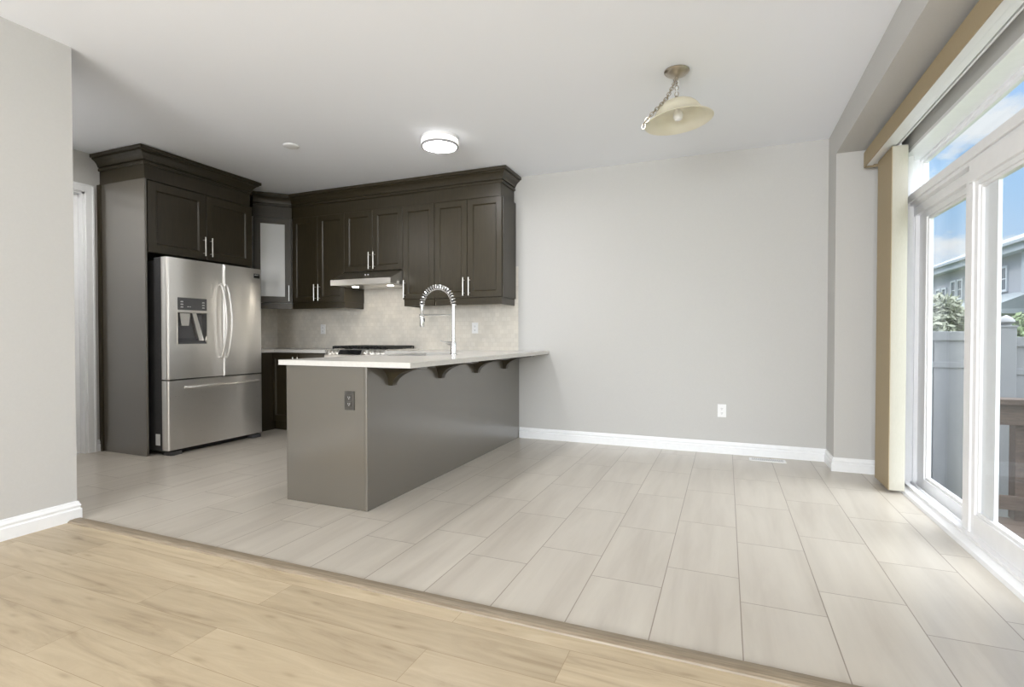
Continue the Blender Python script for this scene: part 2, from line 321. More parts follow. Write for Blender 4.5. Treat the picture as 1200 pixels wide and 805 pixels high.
    def build(s, name, mats, parent=None, smooth=False, label=None, base=None):
        bmesh.ops.recalc_face_normals(s.bm, faces=s.bm.faces)
        me = bpy.data.meshes.new(name)
        org = Vector((0, 0, 0))
        if parent is not None: org = WORLD[parent.name]
        elif base is not None: org = Vector(base)
        bmesh.ops.translate(s.bm, verts=s.bm.verts, vec=-org)
        s.bm.to_mesh(me); s.bm.free()
        for m in (mats if isinstance(mats, (list, tuple)) else [mats]): me.materials.append(m)
        if smooth:
            for p in me.polygons: p.use_smooth = True
            try: me.set_sharp_from_angle(angle=math.radians(38))
            except Exception: pass
        o = bpy.data.objects.new(name, me); COL.objects.link(o)
        if parent is not None: o.parent = parent
        else: o.location = org
        WORLD[o.name] = org
        if label: o['label'] = label
        return o
WORLD = {}
def thing(name, label, cat, loc, group=None, kind=None):
    o = bpy.data.objects.new(name, None); COL.objects.link(o); o.location = loc; o.empty_display_size = .1
    WORLD[o.name] = Vector(loc)
    if label: o['label'] = label
    if cat: o['category'] = cat
    if group: o['group'] = group
    if kind: o['kind'] = kind
    return o
def struct(name, mb, m, label, cat):
    o = mb.build(name, m); o['kind'] = 'structure'; o['label'] = label; o['category'] = cat; return o
def tag(o, label, cat, group=None, kind=None):
    o['label'] = label; o['category'] = cat
    if group: o['group'] = group
    if kind: o['kind'] = kind
    return o

# ================================================================== THE ROOM
XL, XR, YB, H = -5.32, 1.13, 5.05, 2.70       # kitchen wall, window wall, far wall, ceiling
XW = -3.46                                     # end wall of the living room on the left
YT = 1.80                                      # threshold
YR = -3.8                                      # wall behind
OY0, OY1, OZ = 2.45, 4.50, 2.31                # patio door opening
struct('floor', MB().box(XL - 1.3, XR + .02, YT, YB + .1, -.1, 0), M['tile'], 'pale beige rectangular tile floor of the kitchen and eating area', 'floor')
struct('floor_living', MB().box(XW - .12, XR + .02, YR - .1, YT, -.1, 0), M['laminate'], 'light oak laminate floor in front of the wooden threshold', 'floor')
struct('ceiling', MB().box(XL - 1.3, XR + .17, YR - .1, YB + .1, H, H + .1), M['ceil'], 'plain white ceiling over the whole room', 'ceiling')
struct('wall_back', MB().box(XL - 1.3, XR + .17, YB, YB + .12, 0, H), M['wall'], 'pale warm grey wall behind the kitchen and eating area', 'wall')
struct('wall_column', MB().box(.785, XR, 4.73, YB, 0, H), M['wall'], 'shallow pale grey wall projection in the corner beside the blinds', 'wall')
struct('ceiling_bulkhead', MB().box(.785, XR, YR, 4.73, 2.475, H), M['wall'], 'boxed bulkhead running along the ceiling above the patio door', 'bulkhead')
w = MB()
w.box(XR, XR + .17, YR, OY0, 0, H); w.box(XR, XR + .17, OY1, YB, 0, H); w.box(XR, XR + .17, OY0, OY1, OZ, H)
struct('wall_right', w, M['wall'], 'pale grey wall around the sliding patio door', 'wall')
struct('wall_left', MB().box(XW - .12, XW, YR, 1.82, 0, H), M['wall'], 'pale grey wall ending beside the kitchen entrance, at the edge of the laminate floor', 'wall')
struct('wall_hall', MB().box(XL - 1.3, XW - .12, 1.70, 1.82, 0, H), M['wall'], 'pale grey wall returning toward the kitchen door', 'wall')
DY0, DY1, DZ = 2.06, 2.885, 2.345
w = MB(); w.box(XL - .12, XL, 1.82, DY0, 0, H); w.box(XL - .12, XL, DY1, YB, 0, H); w.box(XL - .12, XL, DY0, DY1, DZ, H)
struct('wall_kitchen', w, M['wall'], 'pale grey wall behind the refrigerator with the white door', 'wall')
w = MB(); w.box(XW, -2.7, YR - .12, YR, 0, H); w.box(.3, XR, YR - .12, YR, 0, H); w.box(-2.7, .3, YR - .12, YR, 0, .6); w.box(-2.7, .3, YR - .12, YR, 2.3, H)
struct('wall_rear', w, M['wall'], 'pale grey wall behind the viewer with a wide window', 'wall')
# rear living room window
win = thing('window_1', 'wide white living room window behind the viewer', 'window', (-1.2, YR - .06, .6), kind='structure')
f = MB()
for a in (-2.7, -1.74, -.72, .24): f.box(a, a + .06, YR - .09, YR - .02, .6, 2.3)
f.box(-2.7, .3, YR - .09, YR - .02, .6, .66); f.box(-2.7, .3, YR - .09, YR - .02, 2.24, 2.3)
f.build('window_frame', M['vinyl'], win)
MB().box(-2.64, .24, YR - .06, YR - .055, .66, 2.24).build('pane', M['glass'], win)
# baseboards: rounded profile swept along the wall foot
BBP = [(0, 0), (.017, 0), (.017, .062), (.011, .068), (.011, .074), (.014, .079), (.014, .084), (.008, .096), (.006, .105), (0, .108)]
struct('baseboard_back', MB().sweep([(-1.985, YB), (.785, YB), (.785, 4.73), (XR, 4.73), (XR, OY1 + .01)], BBP), M['trim'], 'white baseboard along the far wall and around the corner projection', 'baseboard')
struct('baseboard_left', MB().sweep([(XW, YR), (XW, 1.82), (XW - .5, 1.82)], BBP), M['trim'], 'white baseboard at the foot of the wall end by the threshold', 'baseboard')
struct('baseboard_right', MB().sweep([(XR, OY0 - .002), (XR, YR)], BBP), M['trim'], 'white baseboard on the wall just this side of the patio door', 'baseboard')
struct('baseboard_kitchen', MB().sweep([(XL, DY1 + .07), (XL, 2.985)], BBP), M['trim'], 'short white baseboard between the white door casing and the cabinet panel', 'baseboard')
TP = [(1.762, 0), (1.765, .006), (1.775, .011), (1.80, .013), (1.826, .011), (1.837, .005), (1.839, 0)]
struct('trim_1', MB().prism([(y, z) for y, z in TP], 'x', XW + .0, XR), M['threshold'], 'rounded oak threshold strip between the laminate and the tile floor', 'threshold')

# white door in the kitchen wall
d = thing('door_1', 'plain white door in white casing beside the tall cabinet panel', 'door', (XL, (DY0 + DY1) / 2, 0), kind='structure')
c = MB(); CP = .068
cas = [(0, 0), (.020, .004), (.020, .012), (.014, .018), (.012, .05), (.018, .056), (.018, .066), (0, CP)]
c.box(XL, XL + .018, DY0 - CP, DY0, 0, DZ + CP, .004); c.box(XL, XL + .018, DY1, DY1 + CP, 0, DZ + CP, .004); c.box(XL, XL + .0175, DY0, DY1, DZ, DZ + CP, .004)
c.box(XL, XL + .024, DY1 + CP - .016, DY1 + CP, 0, DZ + CP, .004); c.box(XL, XL + .024, DY0 - CP, DY1 + CP, DZ + CP - .016, DZ + CP, .004)
c.build('door_casing', M['trim'], d)
j = MB(); j.box(XL - .13, XL, DY0 - .0, DY0 + .018, 0, DZ); j.box(XL - .13, XL, DY1 - .018, DY1, 0, DZ); j.box(XL - .13, XL, DY0, DY1, DZ - .018, DZ)
j.build('door_jamb', M['trim'], d)
MB().box(XL - .095, XL - .06, DY0 + .02, DY1 - .02, .012, DZ - .02, .002).build('door_slab', M['trim'], d)

# ================================================================== PATIO DOOR (door_2)
pd = thing('door_2', 'white sliding patio door with a transom, beside the vertical blinds', 'sliding door', (XR, (OY0 + OY1) / 2, 0), kind='structure')
FX0, FX1 = 1.165, 1.30
fr = MB()
fr.box(XR + .0, FX1, OY1 - .025, OY1, 0, OZ, .002); fr.box(XR, FX1, OY0, OY0 + .025, 0, OZ, .002); fr.box(XR, FX1, OY0 + .025, OY1 - .025, OZ - .022, OZ, .002)    # reveals
fr.box(1.180, FX1, OY1 - .085, OY1 - .025, 0, 1.95, .003); fr.box(1.20, FX1, OY0 + .025, OY0 + .09, 0, 1.95, .003)      # jambs beside the panels
fr.box(1.112, 1.185, OY1 - .13, OY1 - .001, .035, OZ - .001, .004)
fr.box(1.205, FX1, OY1 - .105, OY1 - .085, .05, 1.93, .002)
fr.build('door_frame', M['vinyl'], pd)
tm = MB()
tm.box(1.165, FX1, OY0 + .025, OY1 - .025, 1.945, 2.03, .004); tm.box(1.15, 1.165, OY0 + .025, OY1 - .025, 1.965, 2.012, .004); tm.box(1.20, FX1, OY0 + .025, OY1 - .025, 1.905, 1.945, .003)
tm.box(1.20, 1.24, OY0 + .025, OY1 - .075, 1.885, 1.905, .002)
tm.build('transom_bar', M['vinyl'], pd)
ts = MB()
ya, yb_, za, zb = OY0 + .025, OY1 - .025, 2.03, OZ - .022
for (g, x0, x1) in ((.016, 1.245, 1.285), (.034, 1.26, 1.285)):
    ts.box(x0, x1, ya, ya + g, za, zb, .002); ts.box(x0, x1, yb_ - g, yb_, za, zb, .002); ts.box(x0, x1, ya + g, yb_ - g, za, za + g, .002); ts.box(x0, x1, ya + g, yb_ - g, zb - g, zb, .002)
t_s = ts.build('transom_sash', M['vinyl'], pd)
MB().box(1.270, 1.275, ya + .03, yb_ - .03, za + .03, zb - .03).build('pane', M['glass'], t_s)
def panel(name, x0, x1, y0, y1, z0, z1, st, tr, br, gx):
    b = MB()
    b.box(x0, x1, y0, y0 + st, z0, z1, .004); b.box(x0, x1, y1 - st, y1, z0, z1, .004); b.box(x0, x1, y0 + st, y1 - st, z0, z0 + br, .004); b.box(x0, x1, y0 + st, y1 - st, z1 - tr, z1, .004)
    g = .016                                                             # glazing bead
    xa, xb = x0 + .010, x1 - .004
    b.box(xa, xb, y0 + st, y0 + st + g, z0 + br, z1 - tr, .003); b.box(xa, xb, y1 - st - g, y1 - st, z0 + br, z1 - tr, .003)
    b.box(xa, xb, y0 + st + g, y1 - st - g, z0 + br, z0 + br + g, .003); b.box(xa, xb, y0 + st + g, y1 - st - g, z1 - tr - g, z1 - tr, .003)
    o = b.build(name, M['vinyl'], pd)
    MB().box(gx, gx + .006, y0 + st + .004, y1 - st - .004, z0 + br + .004, z1 - tr - .004).build('pane', M['glass'], o)
    return o
panel('fixed_panel', 1.228, 1.268, 3.36, 4.40, .03, 1.905, .135, .055, .070, 1.245)
sp = panel('sliding_panel', 1.172, 1.216, 2.50, 3.455, .045, 1.875, .12, .055, .105, 1.194)
# raised interlock and inner stile steps on the meeting side
b = MB(); b.box(1.163, 1.176, 3.375, 3.455, .045, 1.90, .003); b.build('interlock_stile', M['vinyl'], sp)
b = MB(); b.box(1.195, 1.212, 3.185, 3.34, .15, 1.82, .003); b.build('inner_stile', M['vinyl'], sp)
hd = MB(); hd.box(1.155, 1.22, OY0 + .025, 3.40, 1.845, 1.95, .003); hd.build('track_header', M['vinyl'], pd)
s = MB()
s.prism([(1.10, 0.0), (1.107, .018), (1.14, .034), (1.14, .05), (1.172, .05), (1.172, .03), (1.30, .03), (1.30, 0)], 'y', OY0, OY1)
s.box(1.196, 1.202, OY0 + .03, OY1 - .03, .03, .047); s.box(1.242, 1.248, OY0 + .03, OY1 - .03, .028, .044)
s.build('door_sill', M['vinyl'], pd)

# ================================================================== KITCHEN helpers
def facing(kind, at):
    """maps (along, out, z) to world for a face at plane position `at`"""
    if kind == '-y': return lambda a, o, z: (a, at - o, z)
    if kind == '+x': return lambda a, o, z: (at + o, a, z)
    if kind == '-x': return lambda a, o, z: (at - o, a, z)
    p, q = Vector(at[0]), Vector(at[1]); d = (q - p).normalized(); n = Vector((d.y, -d.x))
    return lambda a, o, z: (p.x + d.x * a + n.x * o, p.y + d.y * a + n.y * o, z)
def shaker(F, a0, a1, z0, z1, stile=.062, th=.02, rec=.013, ch=.010, hole=False):
    """framed door slab with chamfered recessed panel, outer face at out=th"""
    b = MB(); bm = b.bm
    def ring(i, o): return [bm.verts.new(F(*p)) for p in ((a0 + i, o, z0 + i), (a1 - i, o, z0 + i), (a1 - i, o, z1 - i), (a0 + i, o, z1 - i))]
    e = .0025
    if not hole:
        rs = [ring(0, 0), ring(0, th - e), ring(e, th), ring(stile, th), ring(stile + ch, th - rec)]
    else:
        rs = [ring(stile, 0), ring(0, 0), ring(0, th - e), ring(e, th), ring(stile, th), ring(stile + ch * .6, th - .008), ring(stile + ch * .6, 0)]
    for A, B in zip(rs, rs[1:]):
        for k in range(4): b.face([A[k], A[(k + 1) % 4], B[(k + 1) % 4], B[k]])
    if not hole: b.face(rs[0][::-1]); b.face(rs[-1])
    else:
        A, B = rs[-1], rs[0]
        for k in range(4): b.face([A[k], A[(k + 1) % 4], B[(k + 1) % 4], B[k]])
    return b
def bar_pull(F, a, z0, z1, out, r=.0062, m='nickel'):
    b = MB(); o2 = out + .034
    b.tube([F(a, o2, z0), F(a, o2, z1)], r, 10)
    for z in (z0 + .028, z1 - .028): b.tube([F(a, out - .001, z), F(a, o2, z)], .0045, 8)
    return b
def hbar(F, a0, a1, z, out, r=.006):
    b = MB(); o2 = out + .034
    b.tube([F(a0, o2, z), F(a1, o2, z)], r, 10)
    for a in (a0 + .028, a1 - .028): b.tube([F(a, out - .001, z), F(a, o2, z)], .0045, 8)
    return b
CROWN = [(-.012, 2.560), (.010, 2.560), (.014, 2.564), (.014, 2.580), (.010, 2.584), (.005, 2.585), (.005, 2.593), (.016, 2.595), (.019, 2.606), (.028, 2.624), (.044, 2.643), (.062, 2.654), (.064, 2.655), (.064, 2.664), (.078, 2.666), (.081, 2.669), (.081, 2.694), (-.012, 2.694)]

# ---------------------------------------------------------------- refrigerator surround
fc = thing('refrigerator_cabinet', 'tall espresso cabinet surround with two doors above the steel refrigerator', 'cabinet', (-5.0, 3.6, 0))
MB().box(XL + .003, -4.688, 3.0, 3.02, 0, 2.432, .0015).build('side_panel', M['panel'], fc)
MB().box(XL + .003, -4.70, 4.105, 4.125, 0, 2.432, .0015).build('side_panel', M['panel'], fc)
MB().box(XL + .003, XL + .045, 2.982, 3.0, 0, 2.432, .002).build('scribe_strip', M['wood'], fc)
MB().box(XL + .003, -4.712, 3.02, 4.105, 1.795, 2.43).build('cabinet_box', M['wood'], fc)
MB().box(XL + .003, -4.70, 3.008, 4.10, 2.432, 2.60).build('frieze', M['wood'], fc)
F = facing('+x', -4.712)
for a0, a1, ha in ((3.032, 3.590, 3.556), (3.594, 4.118, 3.628)):
    dr = shaker(F, a0, a1, 1.797, 2.425, stile=.075).build('door', M['wood'], fc)
    bar_pull(F, ha, 1.83, 2.012, .02).build('handle', M['nickel'], dr, smooth=True)
MB().sweep([(XL + .003, 3.008), (-4.70, 3.008), (-4.70, 4.10), (-4.98, 4.10)], CROWN).build('crown_molding', M['wood'], fc)

# ---------------------------------------------------------------- wall cabinets
ZB, ZD, ZT, YF = 1.44, 1.444, 2.432, 4.72      # box bottom, door bottom, door top, carcass front
RAILZ = 1.372
# diagonal corner cabinet
P0, P1 = (-5.01, 4.41), (-4.722, 4.70)
cc = thing('corner_wall_cabinet', 'diagonal espresso corner wall cabinet with a glass door beside the refrigerator', 'cabinet', (-5.05, 4.75, ZB))
n = Vector((P1[1] - P0[1], -(P1[0] - P0[0]))).normalized()
q = lambda p, o: (p[0] + n.x * o, p[1] + n.y * o)
i0, i1 = q(P0, -.02), q(P1, -.02)
box = MB()
poly = [i0, i1, (i1[0], YB - .003), (XL + .003, YB - .003), (XL + .003, i0[1])]
box.prism(poly, 'z', ZB, ZB + .018); box.prism(poly, 'z', ZT - .018, ZT)
box.box(XL + .003, XL + .015, i0[1], YB - .003, ZB, ZT); box.box(XL + .015, i1[0], YB - .015, YB - .003, ZB, ZT)
box.box(XL + .015, i0[0], i0[1], i0[1] + .015, ZB, ZT); box.box(i1[0] - .015, i1[0], i1[1], YB - .015, ZB, ZT)
box.build('cabinet_box', M['wood_in'], cc)
sh = MB()
pin = [(i0[0], i0[1] + .03), (i1[0] - .03, i1[1]), (i1[0] - .03, YB - .02), (XL + .02, YB - .02), (XL + .02, i0[1] + .03)]
sh.prism(pin, 'z', 1.76, 1.775); sh.build('shelf', M['wood_in'], cc)
sh = MB(); sh.prism(pin, 'z', 2.08, 2.095); sh.build('shelf', M['wood_in'], cc)
FD = facing('diag', (P0, P1)); wd = (Vector(P1) - Vector(P0)).length
dr = shaker(lambda a, o, z: FD(a, o - .02, z), .004, wd - .004, ZD, ZT - .004, stile=.066, hole=True).build('door', M['wood'], cc)
g = MB(); g.bm
pts = []
for o in (-.012, -.008):
    pts.append([g.bm.verts.new(FD(a, o, z)) for a, z in ((.062, ZD + .06), (wd - .062, ZD + .06), (wd - .062, ZT - .064), (.062, ZT - .064))])
for k in range(4): g.face([pts[0][k], pts[0][(k + 1) % 4], pts[1][(k + 1) % 4], pts[1][k]])
g.face(pts[0][::-1]); g.face(pts[1]); g.build('pane', M['cabglass'], dr)
bar_pull(FD, wd - .034, 1.462, 1.645, 0).build('handle', M['nickel'], dr, smooth=True)
fz = MB(); j0, j1 = q(P0, -.012), q(P1, -.012)
fz.prism([j0, j1, (j1[0], YB - .003), (XL + .003, YB - .003), (XL + .003, j0[1])], 'z', ZT, 2.60); fz.build('frieze', M['wood'], cc)
lr = MB(); k0, k1 = q(P0, -.014), q(P1, -.014); k2, k3 = q(P0, -.034), q(P1, -.034)
lr.prism([k0, k1, k3, k2], 'z', RAILZ, ZB); lr.build('light_rail', M['wood'], cc)

def wall_unit(name, label, x0, x1, z0, doors, pulls, endr=False, frieze_y=None):
    t = thing(name, label, 'cabinet', ((x0 + x1) / 2, 4.88, z0), group='espresso wall cabinets')
    zbox = z0 - .004
    MB().box(x0 + .0015, x1 - .0015, YF, YB - .003, zbox, ZT).build('cabinet_box', M['wood'], t)
    F = facing('-y', YF)
    for (a0, a1), pl in zip(doors, pulls):
        dr = shaker(F, a0 + .002, a1 - .002, z0, ZT - .003, stile=.06).build('door', M['wood'], t)
        ha = a1 - .031 if pl[0] == 'r' else a0 + .031
        bar_pull(F, ha, pl[1], pl[1] + .185, .02).build('handle', M['nickel'], dr, smooth=True)
    fy = frieze_y or YF - .008
    MB().box(x0, x1 - (.012 if endr else 0), fy, YB - .003, ZT, 2.60).build('frieze', M['wood'], t)
    if z0 < 1.5:
        r = MB(); r.box(x0 + (.0 if x0 < -4 else .012), x1 - .006, YF - .010, YF + .010, RAILZ, zbox)
        if endr: r.box(x1 - .024, x1 - .006, YF + .01, YB - .004, RAILZ, zbox)
        if x1 < -3.9: r.box(x1 - .024, x1 - .006, YF + .01, YB - .004, RAILZ, zbox)
        if -3.3 < x0 < -3: r.box(x0 + .012, x0 + .03, YF + .01, YB - .004, RAILZ, zbox)
        r.build('light_rail', M['wood'], t)
    if endr: MB().box(x1 - .0015, x1 + .008, YF - .002, YB - .003, zbox, ZT, .001).build('end_panel', M['wood'], t)
    return t
wall_unit('wall_cabinet', 'two-door espresso wall cabinet between the glass corner cabinet and the range hood', -4.72, -3.957, ZD, [(-4.72, -4.336), (-4.336, -3.957)], [('r', 1.46), ('l', 1.46)])
wall_unit('wall_cabinet', 'short two-door espresso wall cabinet directly above the range hood', -3.957, -3.184, 1.768, [(-3.957, -3.573), (-3.573, -3.184)], [('r', 1.785), ('l', 1.785)])
wall_unit('wall_cabinet', 'single-door espresso wall cabinet just right of the range hood', -3.184, -2.797, ZD, [(-3.184, -2.797)], [('l', 1.46)])
wall_unit('wall_cabinet', 'two-door espresso wall cabinet at the end of the row, next to the bare wall', -2.797, -2.035, ZD, [(-2.797, -2.418), (-2.418, -2.035)], [('r', 1.462), ('l', 1.462)], endr=True, frieze_y=YF - .019)
cm = MB().sweep([q(P0, -.012), (P1[0] - .002, 4.706), (-2.044, 4.706), (-2.047, YB - .003)], CROWN).build('crown_molding', M['wood'], base=(-3.4, 4.7, 2.57))
tag(cm, 'dark espresso crown molding running along the top of the wall cabinets', 'crown molding')

# ---------------------------------------------------------------- refrigerator
rf = thing('refrigerator', 'stainless steel french-door refrigerator with an ice dispenser', 'refrigerator', (-4.85, 3.58, 0))
RY0, RY1, RX = 3.075, 4.085, -4.52
MB().box(-5.26, -4.60, RY0 + .008, RY1 - .008, .035, 1.725, .006).build('body', M['dkgrey'], rf)
def steel_door(y0, y1, z0, z1, name, cut=None):
    b = MB(); prof = []
    x0, x1 = -4.595, RX
    r = .022; seg = 5
    pts = [(x0, y0), ]
    for k in range(seg + 1):
        a = PI + (PI / 2) * 0; t = k / seg * PI / 2
        pts.append((x1 - r + r * math.sin(t), y0 + r - r * math.cos(t)))
    for k in range(seg + 1):
        t = k / seg * PI / 2
        pts.append((x1 - r + r * math.cos(t), y1 - r + r * math.sin(t)))
    pts.append((x0, y1))
    if cut is None:
        b.prism(pts, 'z', z0, z1)
    else:
        cy0, cy1, cz0, cz1 = cut
        b.prism(pts, 'z', z0, cz0); b.prism(pts, 'z', cz1, z1)
        lo = [p for p in pts if p[1] < (y0 + y1) / 2]; hi = [p for p in pts if p[1] > (y0 + y1) / 2]
        b.prism(lo + [(x1, cy0), (x0, cy0)], 'z', cz0, cz1); b.prism([(x0, cy1), (x1, cy1)] + hi, 'z', cz0, cz1)
    return b.build(name, M['steel'], rf, smooth=True)
YM = 3.63
DC = (3.172, 3.452, .985, 1.268)
ld = steel_door(RY0, YM - .002, .672, 1.752, 'door', cut=DC)
rd = steel_door(YM + .002, RY1, .672, 1.752, 'door')
dw = steel_door(RY0, RY1, .045, .660, 'freezer_drawer')
def bow(y, dy):
    b = MB(); n = 18; pts = []
    for k in range(n + 1):
        t = k / n; z = .842 + t * .716; s_ = math.sin(PI * t)
        pts.append((RX + .012 + .052 * s_ ** .7, y + dy * s_, z))
    b.tube(pts, [.0115 if 0 < k < n else .009 for k in range(n + 1)], 12)
    b.tube([(RX - .001, y, .852), (RX + .020, y, .852)], .012, 10); b.tube([(RX - .001, y, 1.548), (RX + .020, y, 1.548)], .012, 10)
    return b
bow(3.600, .012).build('handle', M['steel'], ld, smooth=True)
bow(3.660, .012).build('handle', M['steel'], rd, smooth=True)
b = MB(); pts = [(RX + .012 + .042 * math.sin(PI * k / 16) ** .6, 3.225 + k / 16 * .80, .592) for k in range(17)]
b.tube(pts, .012, 12); b.tube([(RX - .001, 3.24, .592), (RX + .022, 3.24, .592)], .012, 10); b.tube([(RX - .001, 4.01, .592), (RX + .022, 4.01, .592)], .012, 10)
b.build('handle', M['steel'], dw, smooth=True)
# dispenser: control strip and recessed bay
b = MB(); b.box(RX - .002, RX + .004, 3.172, 3.452, 1.292, 1.402, .002)
dp = b.build('dispenser_panel', M['panelgrey'], ld)
for yy in (3.195, 3.402):
    for zz in (1.312, 1.336, 1.360):
        b = MB(); b.prism([(yy, zz), (yy + .028, zz), (yy + .024, zz + .011), (yy + .004, zz + .011)], 'x', RX + .004, RX + .006); b.build('button', M['iconlight'], dp)
for ya_, yb2 in ((3.26, 3.275), (3.283, 3.293)): b = MB(); b.box(RX + .004, RX + .0055, ya_, yb2, 1.318, 1.326); b.build('indicator', M['iconlight'], dp)
b = MB(); cy0, cy1, cz0, cz1 = DC
b.box(-4.59, -4.584, cy0, cy1, cz0, cz1)
b.prism([(-4.584, cz0), (RX - .004, cz0), (RX - .004, cz0 + .012), (-4.584, cz0 + .05)], 'y', cy0, cy1)
b.build('dispenser_bay', M['panelgrey'], ld)
b = MB(); b.prism([(3.20, 1.262), (3.30, 1.262), (3.285, 1.15), (3.215, 1.15)], 'x', -4.575, RX - .012); b.build('dispenser_chute', M['steel'], ld)
b = MB(); b.prism([(3.33, 1.266), (3.372, 1.266), (3.45, 1.0), (3.405, .99)], 'x', -4.584, -4.55); b.build('dispenser_paddle', M['steel'], ld)
b = MB(); ring = [(cy0 - .004, cz0 - .004), (cy1 + .004, cz0 - .004), (cy1 + .004, cz1 + .004), (cy0 - .004, cz1 + .004)]
b.box(RX - .002, RX + .003, cy0 - .006, cy0, cz0 - .006, cz1 + .006); b.box(RX - .002, RX + .003, cy1, cy1 + .006, cz0 - .006, cz1 + .006); b.box(RX - .002, RX + .003, cy0, cy1, cz0 - .006, cz0); b.box(RX - .002, RX + .003, cy0, cy1, cz1, cz1 + .006)
b.build('dispenser_trim', M['nickel'], ld)
b = MB(); b.box(RX, RX + .004, 3.985, 4.055, 1.655, 1.70, .001); bd = b.build('badge', M['black'], rd)
b = MB()
for k in range(5): b.box(RX + .004, RX + .0045, 3.992 + k * .011, 3.999 + k * .011, 1.685, 1.691)
b.build('badge_lettering', M['iconlight'], bd)
b = MB(); b.box(-4.70, -4.56, RY0 + .01, RY0 + .09, 1.726, 1.752, .006); b.build('hinge_cover', M['dkgrey'], rf)
b = MB(); b.box(-4.70, -4.56, RY1 - .09, RY1 - .01, 1.726, 1.752, .006); b.build('hinge_cover', M['dkgrey'], rf)
for y0 in (RY0 + .012, RY1 - .14):
    b = MB(); b.prism([(-4.60, y0), (-4.515, y0 + .005), (-4.505, y0 + .03), (-4.515, y0 + .11), (-4.60, y0 + .128)], 'z', 0, .032); b.build('foot', M['dkgrey'], rf)
MB().box(-4.61, -4.585, RY0 + .02, RY1 - .02, .0, .044).build('kick_grille', M['black'], rf)
b = MB(); b.box(-4.69, -4.635, RY0 + .004, RY0 + .0082, .085, .185); b.box(-4.688, -4.637, RY0 + .0035, RY0 + .0042, .132, .136); b.build('rating_label', M['plate'], rf, label='small white label low on the side')

# ---------------------------------------------------------------- base cabinets, worktops
bc = thing('base_cabinet', 'espresso base cabinet in the corner beside the refrigerator', 'cabinet', (-4.6, 4.75, 0))
b = MB(); b.box(XL + .003, -3.975, 4.425, YB - .003, .10, .872); b.box(XL + .003, -4.72, 4.13, 4.425, .10, .872); b.box(XL + .003, -3.975, 4.455, YB - .003, .0, .10)
b.box(XL + .003, -4.74, 4.13, 4.455, 0, .10)
b.build('cabinet_box', M['wood'], bc)
F = facing('-y', 4.425)
dr = shaker(F, -4.745, -4.36, .105, .865, stile=.062).build('door', M['wood'], bc); bar_pull(F, -4.39, .64, .825, .02).build('handle', M['nickel'], dr, smooth=True)
dr = shaker(F, -4.356, -3.98, .105, .865, stile=.062).build('door', M['wood'], bc); bar_pull(F, -4.325, .64, .825, .02).build('handle', M['nickel'], dr, smooth=True)
ct = MB(); ct.box(XL + .004, -3.970, 4.40, YB - .004, .873, .905); ct.box(XL + .004, -4.695, 4.128, 4.40, .873, .905)
tag(ct.build('worktop', M['quartz'], base=(-4.6, 4.7, .873)), 'white quartz worktop left of the range, by the refrigerator', 'worktop')
b2 = thing('base_cabinet', 'espresso base cabinet between the range and the peninsula', 'cabinet', (-2.95, 4.75, 0))
b = MB(); b.box(-3.2, -2.63, 4.425, YB - .003, .10, .872); b.box(-3.2, -2.63, 4.49, YB - .003, 0, .10); b.build('cabinet_box', M['wood'], b2)
F = facing('-y', 4.425)
dr = shaker(F, -3.196, -2.72, .105, .70, stile=.062).build('door', M['wood'], b2); bar_pull(F, -2.76, .49, .67, .02).build('handle', M['nickel'], dr, smooth=True)
dr = shaker(F, -3.196, -2.72, .705, .865, stile=.04).build('drawer', M['wood'], b2); hbar(F, -3.05, -2.87, .785, .02).build('handle', M['nickel'], dr, smooth=True)
# peninsula
PX0, PX1, PY0, PY1 = -2.624, -1.99, 2.56, YB - .003
pn = thing('peninsula_cabinet', 'long dark grey-brown peninsula cabinet carrying the white worktop', 'cabinet', (-2.3, 3.8, 0))
b = MB(); b.box(PX0 + .02, PX1 - .018, PY0 + .02, 3.36, 0, .872); b.box(PX0 + .02, PX1 - .018, 4.14, PY1, 0, .872); b.box(PX0 + .02, PX1 - .018, 3.36, 4.14, 0, .62)
b.box(PX0 + .02, -2.56, 3.36, 4.14, .62, .872); b.box(-2.12, PX1 - .018, 3.36, 4.14, .62, .872); b.build('cabinet_box', M['wood'], pn)
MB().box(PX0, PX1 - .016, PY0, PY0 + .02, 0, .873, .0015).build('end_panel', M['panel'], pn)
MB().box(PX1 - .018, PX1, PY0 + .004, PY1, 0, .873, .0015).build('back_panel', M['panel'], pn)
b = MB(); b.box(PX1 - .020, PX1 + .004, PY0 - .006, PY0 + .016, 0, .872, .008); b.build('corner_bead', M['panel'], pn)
F = facing('-x', PX0 + .02)
for a0, a1 in ((2.585, 3.02), (3.025, 3.36), (3.365, 3.75), (3.755, 4.135)):
    dr = shaker(F, a0, a1, .105, .865, stile=.06).build('door', M['wood'], pn); bar_pull(F, a1 - .035, .64, .825, .02).build('handle', M['nickel'], dr, smooth=True)
for yc in (2.80, 3.42, 4.03, 4.645):
    b = MB(); rows = []; nn = 14
    lev = [(k / nn) for k in range(nn + 1)]
    for t in lev + [1.0001]:
        cv = 1 - math.sqrt(max(0, 1 - min(t, 1) ** 2))
        z = .742 + .117 * min(t, 1) + (.013 if t > 1 else 0)
        wdt = .024 + .110 * cv; dep = .030 + .270 * cv
        rows.append([b.bm.verts.new(p) for p in ((PX1, yc - wdt, z), (PX1 + dep, yc - wdt * (.35 + .65 * (1 - cv)), z), (PX1 + dep, yc + wdt * (.35 + .65 * (1 - cv)), z), (PX1, yc + wdt, z))])
    for A, B in zip(rows, rows[1:]):
        for k in range(4): b.face([A[k], A[(k + 1) % 4], B[(k + 1) % 4], B[k]])
    b.face(rows[0][::-1]); b.face(rows[-1]); b.build('corbel', M['wood'], pn, smooth=True)
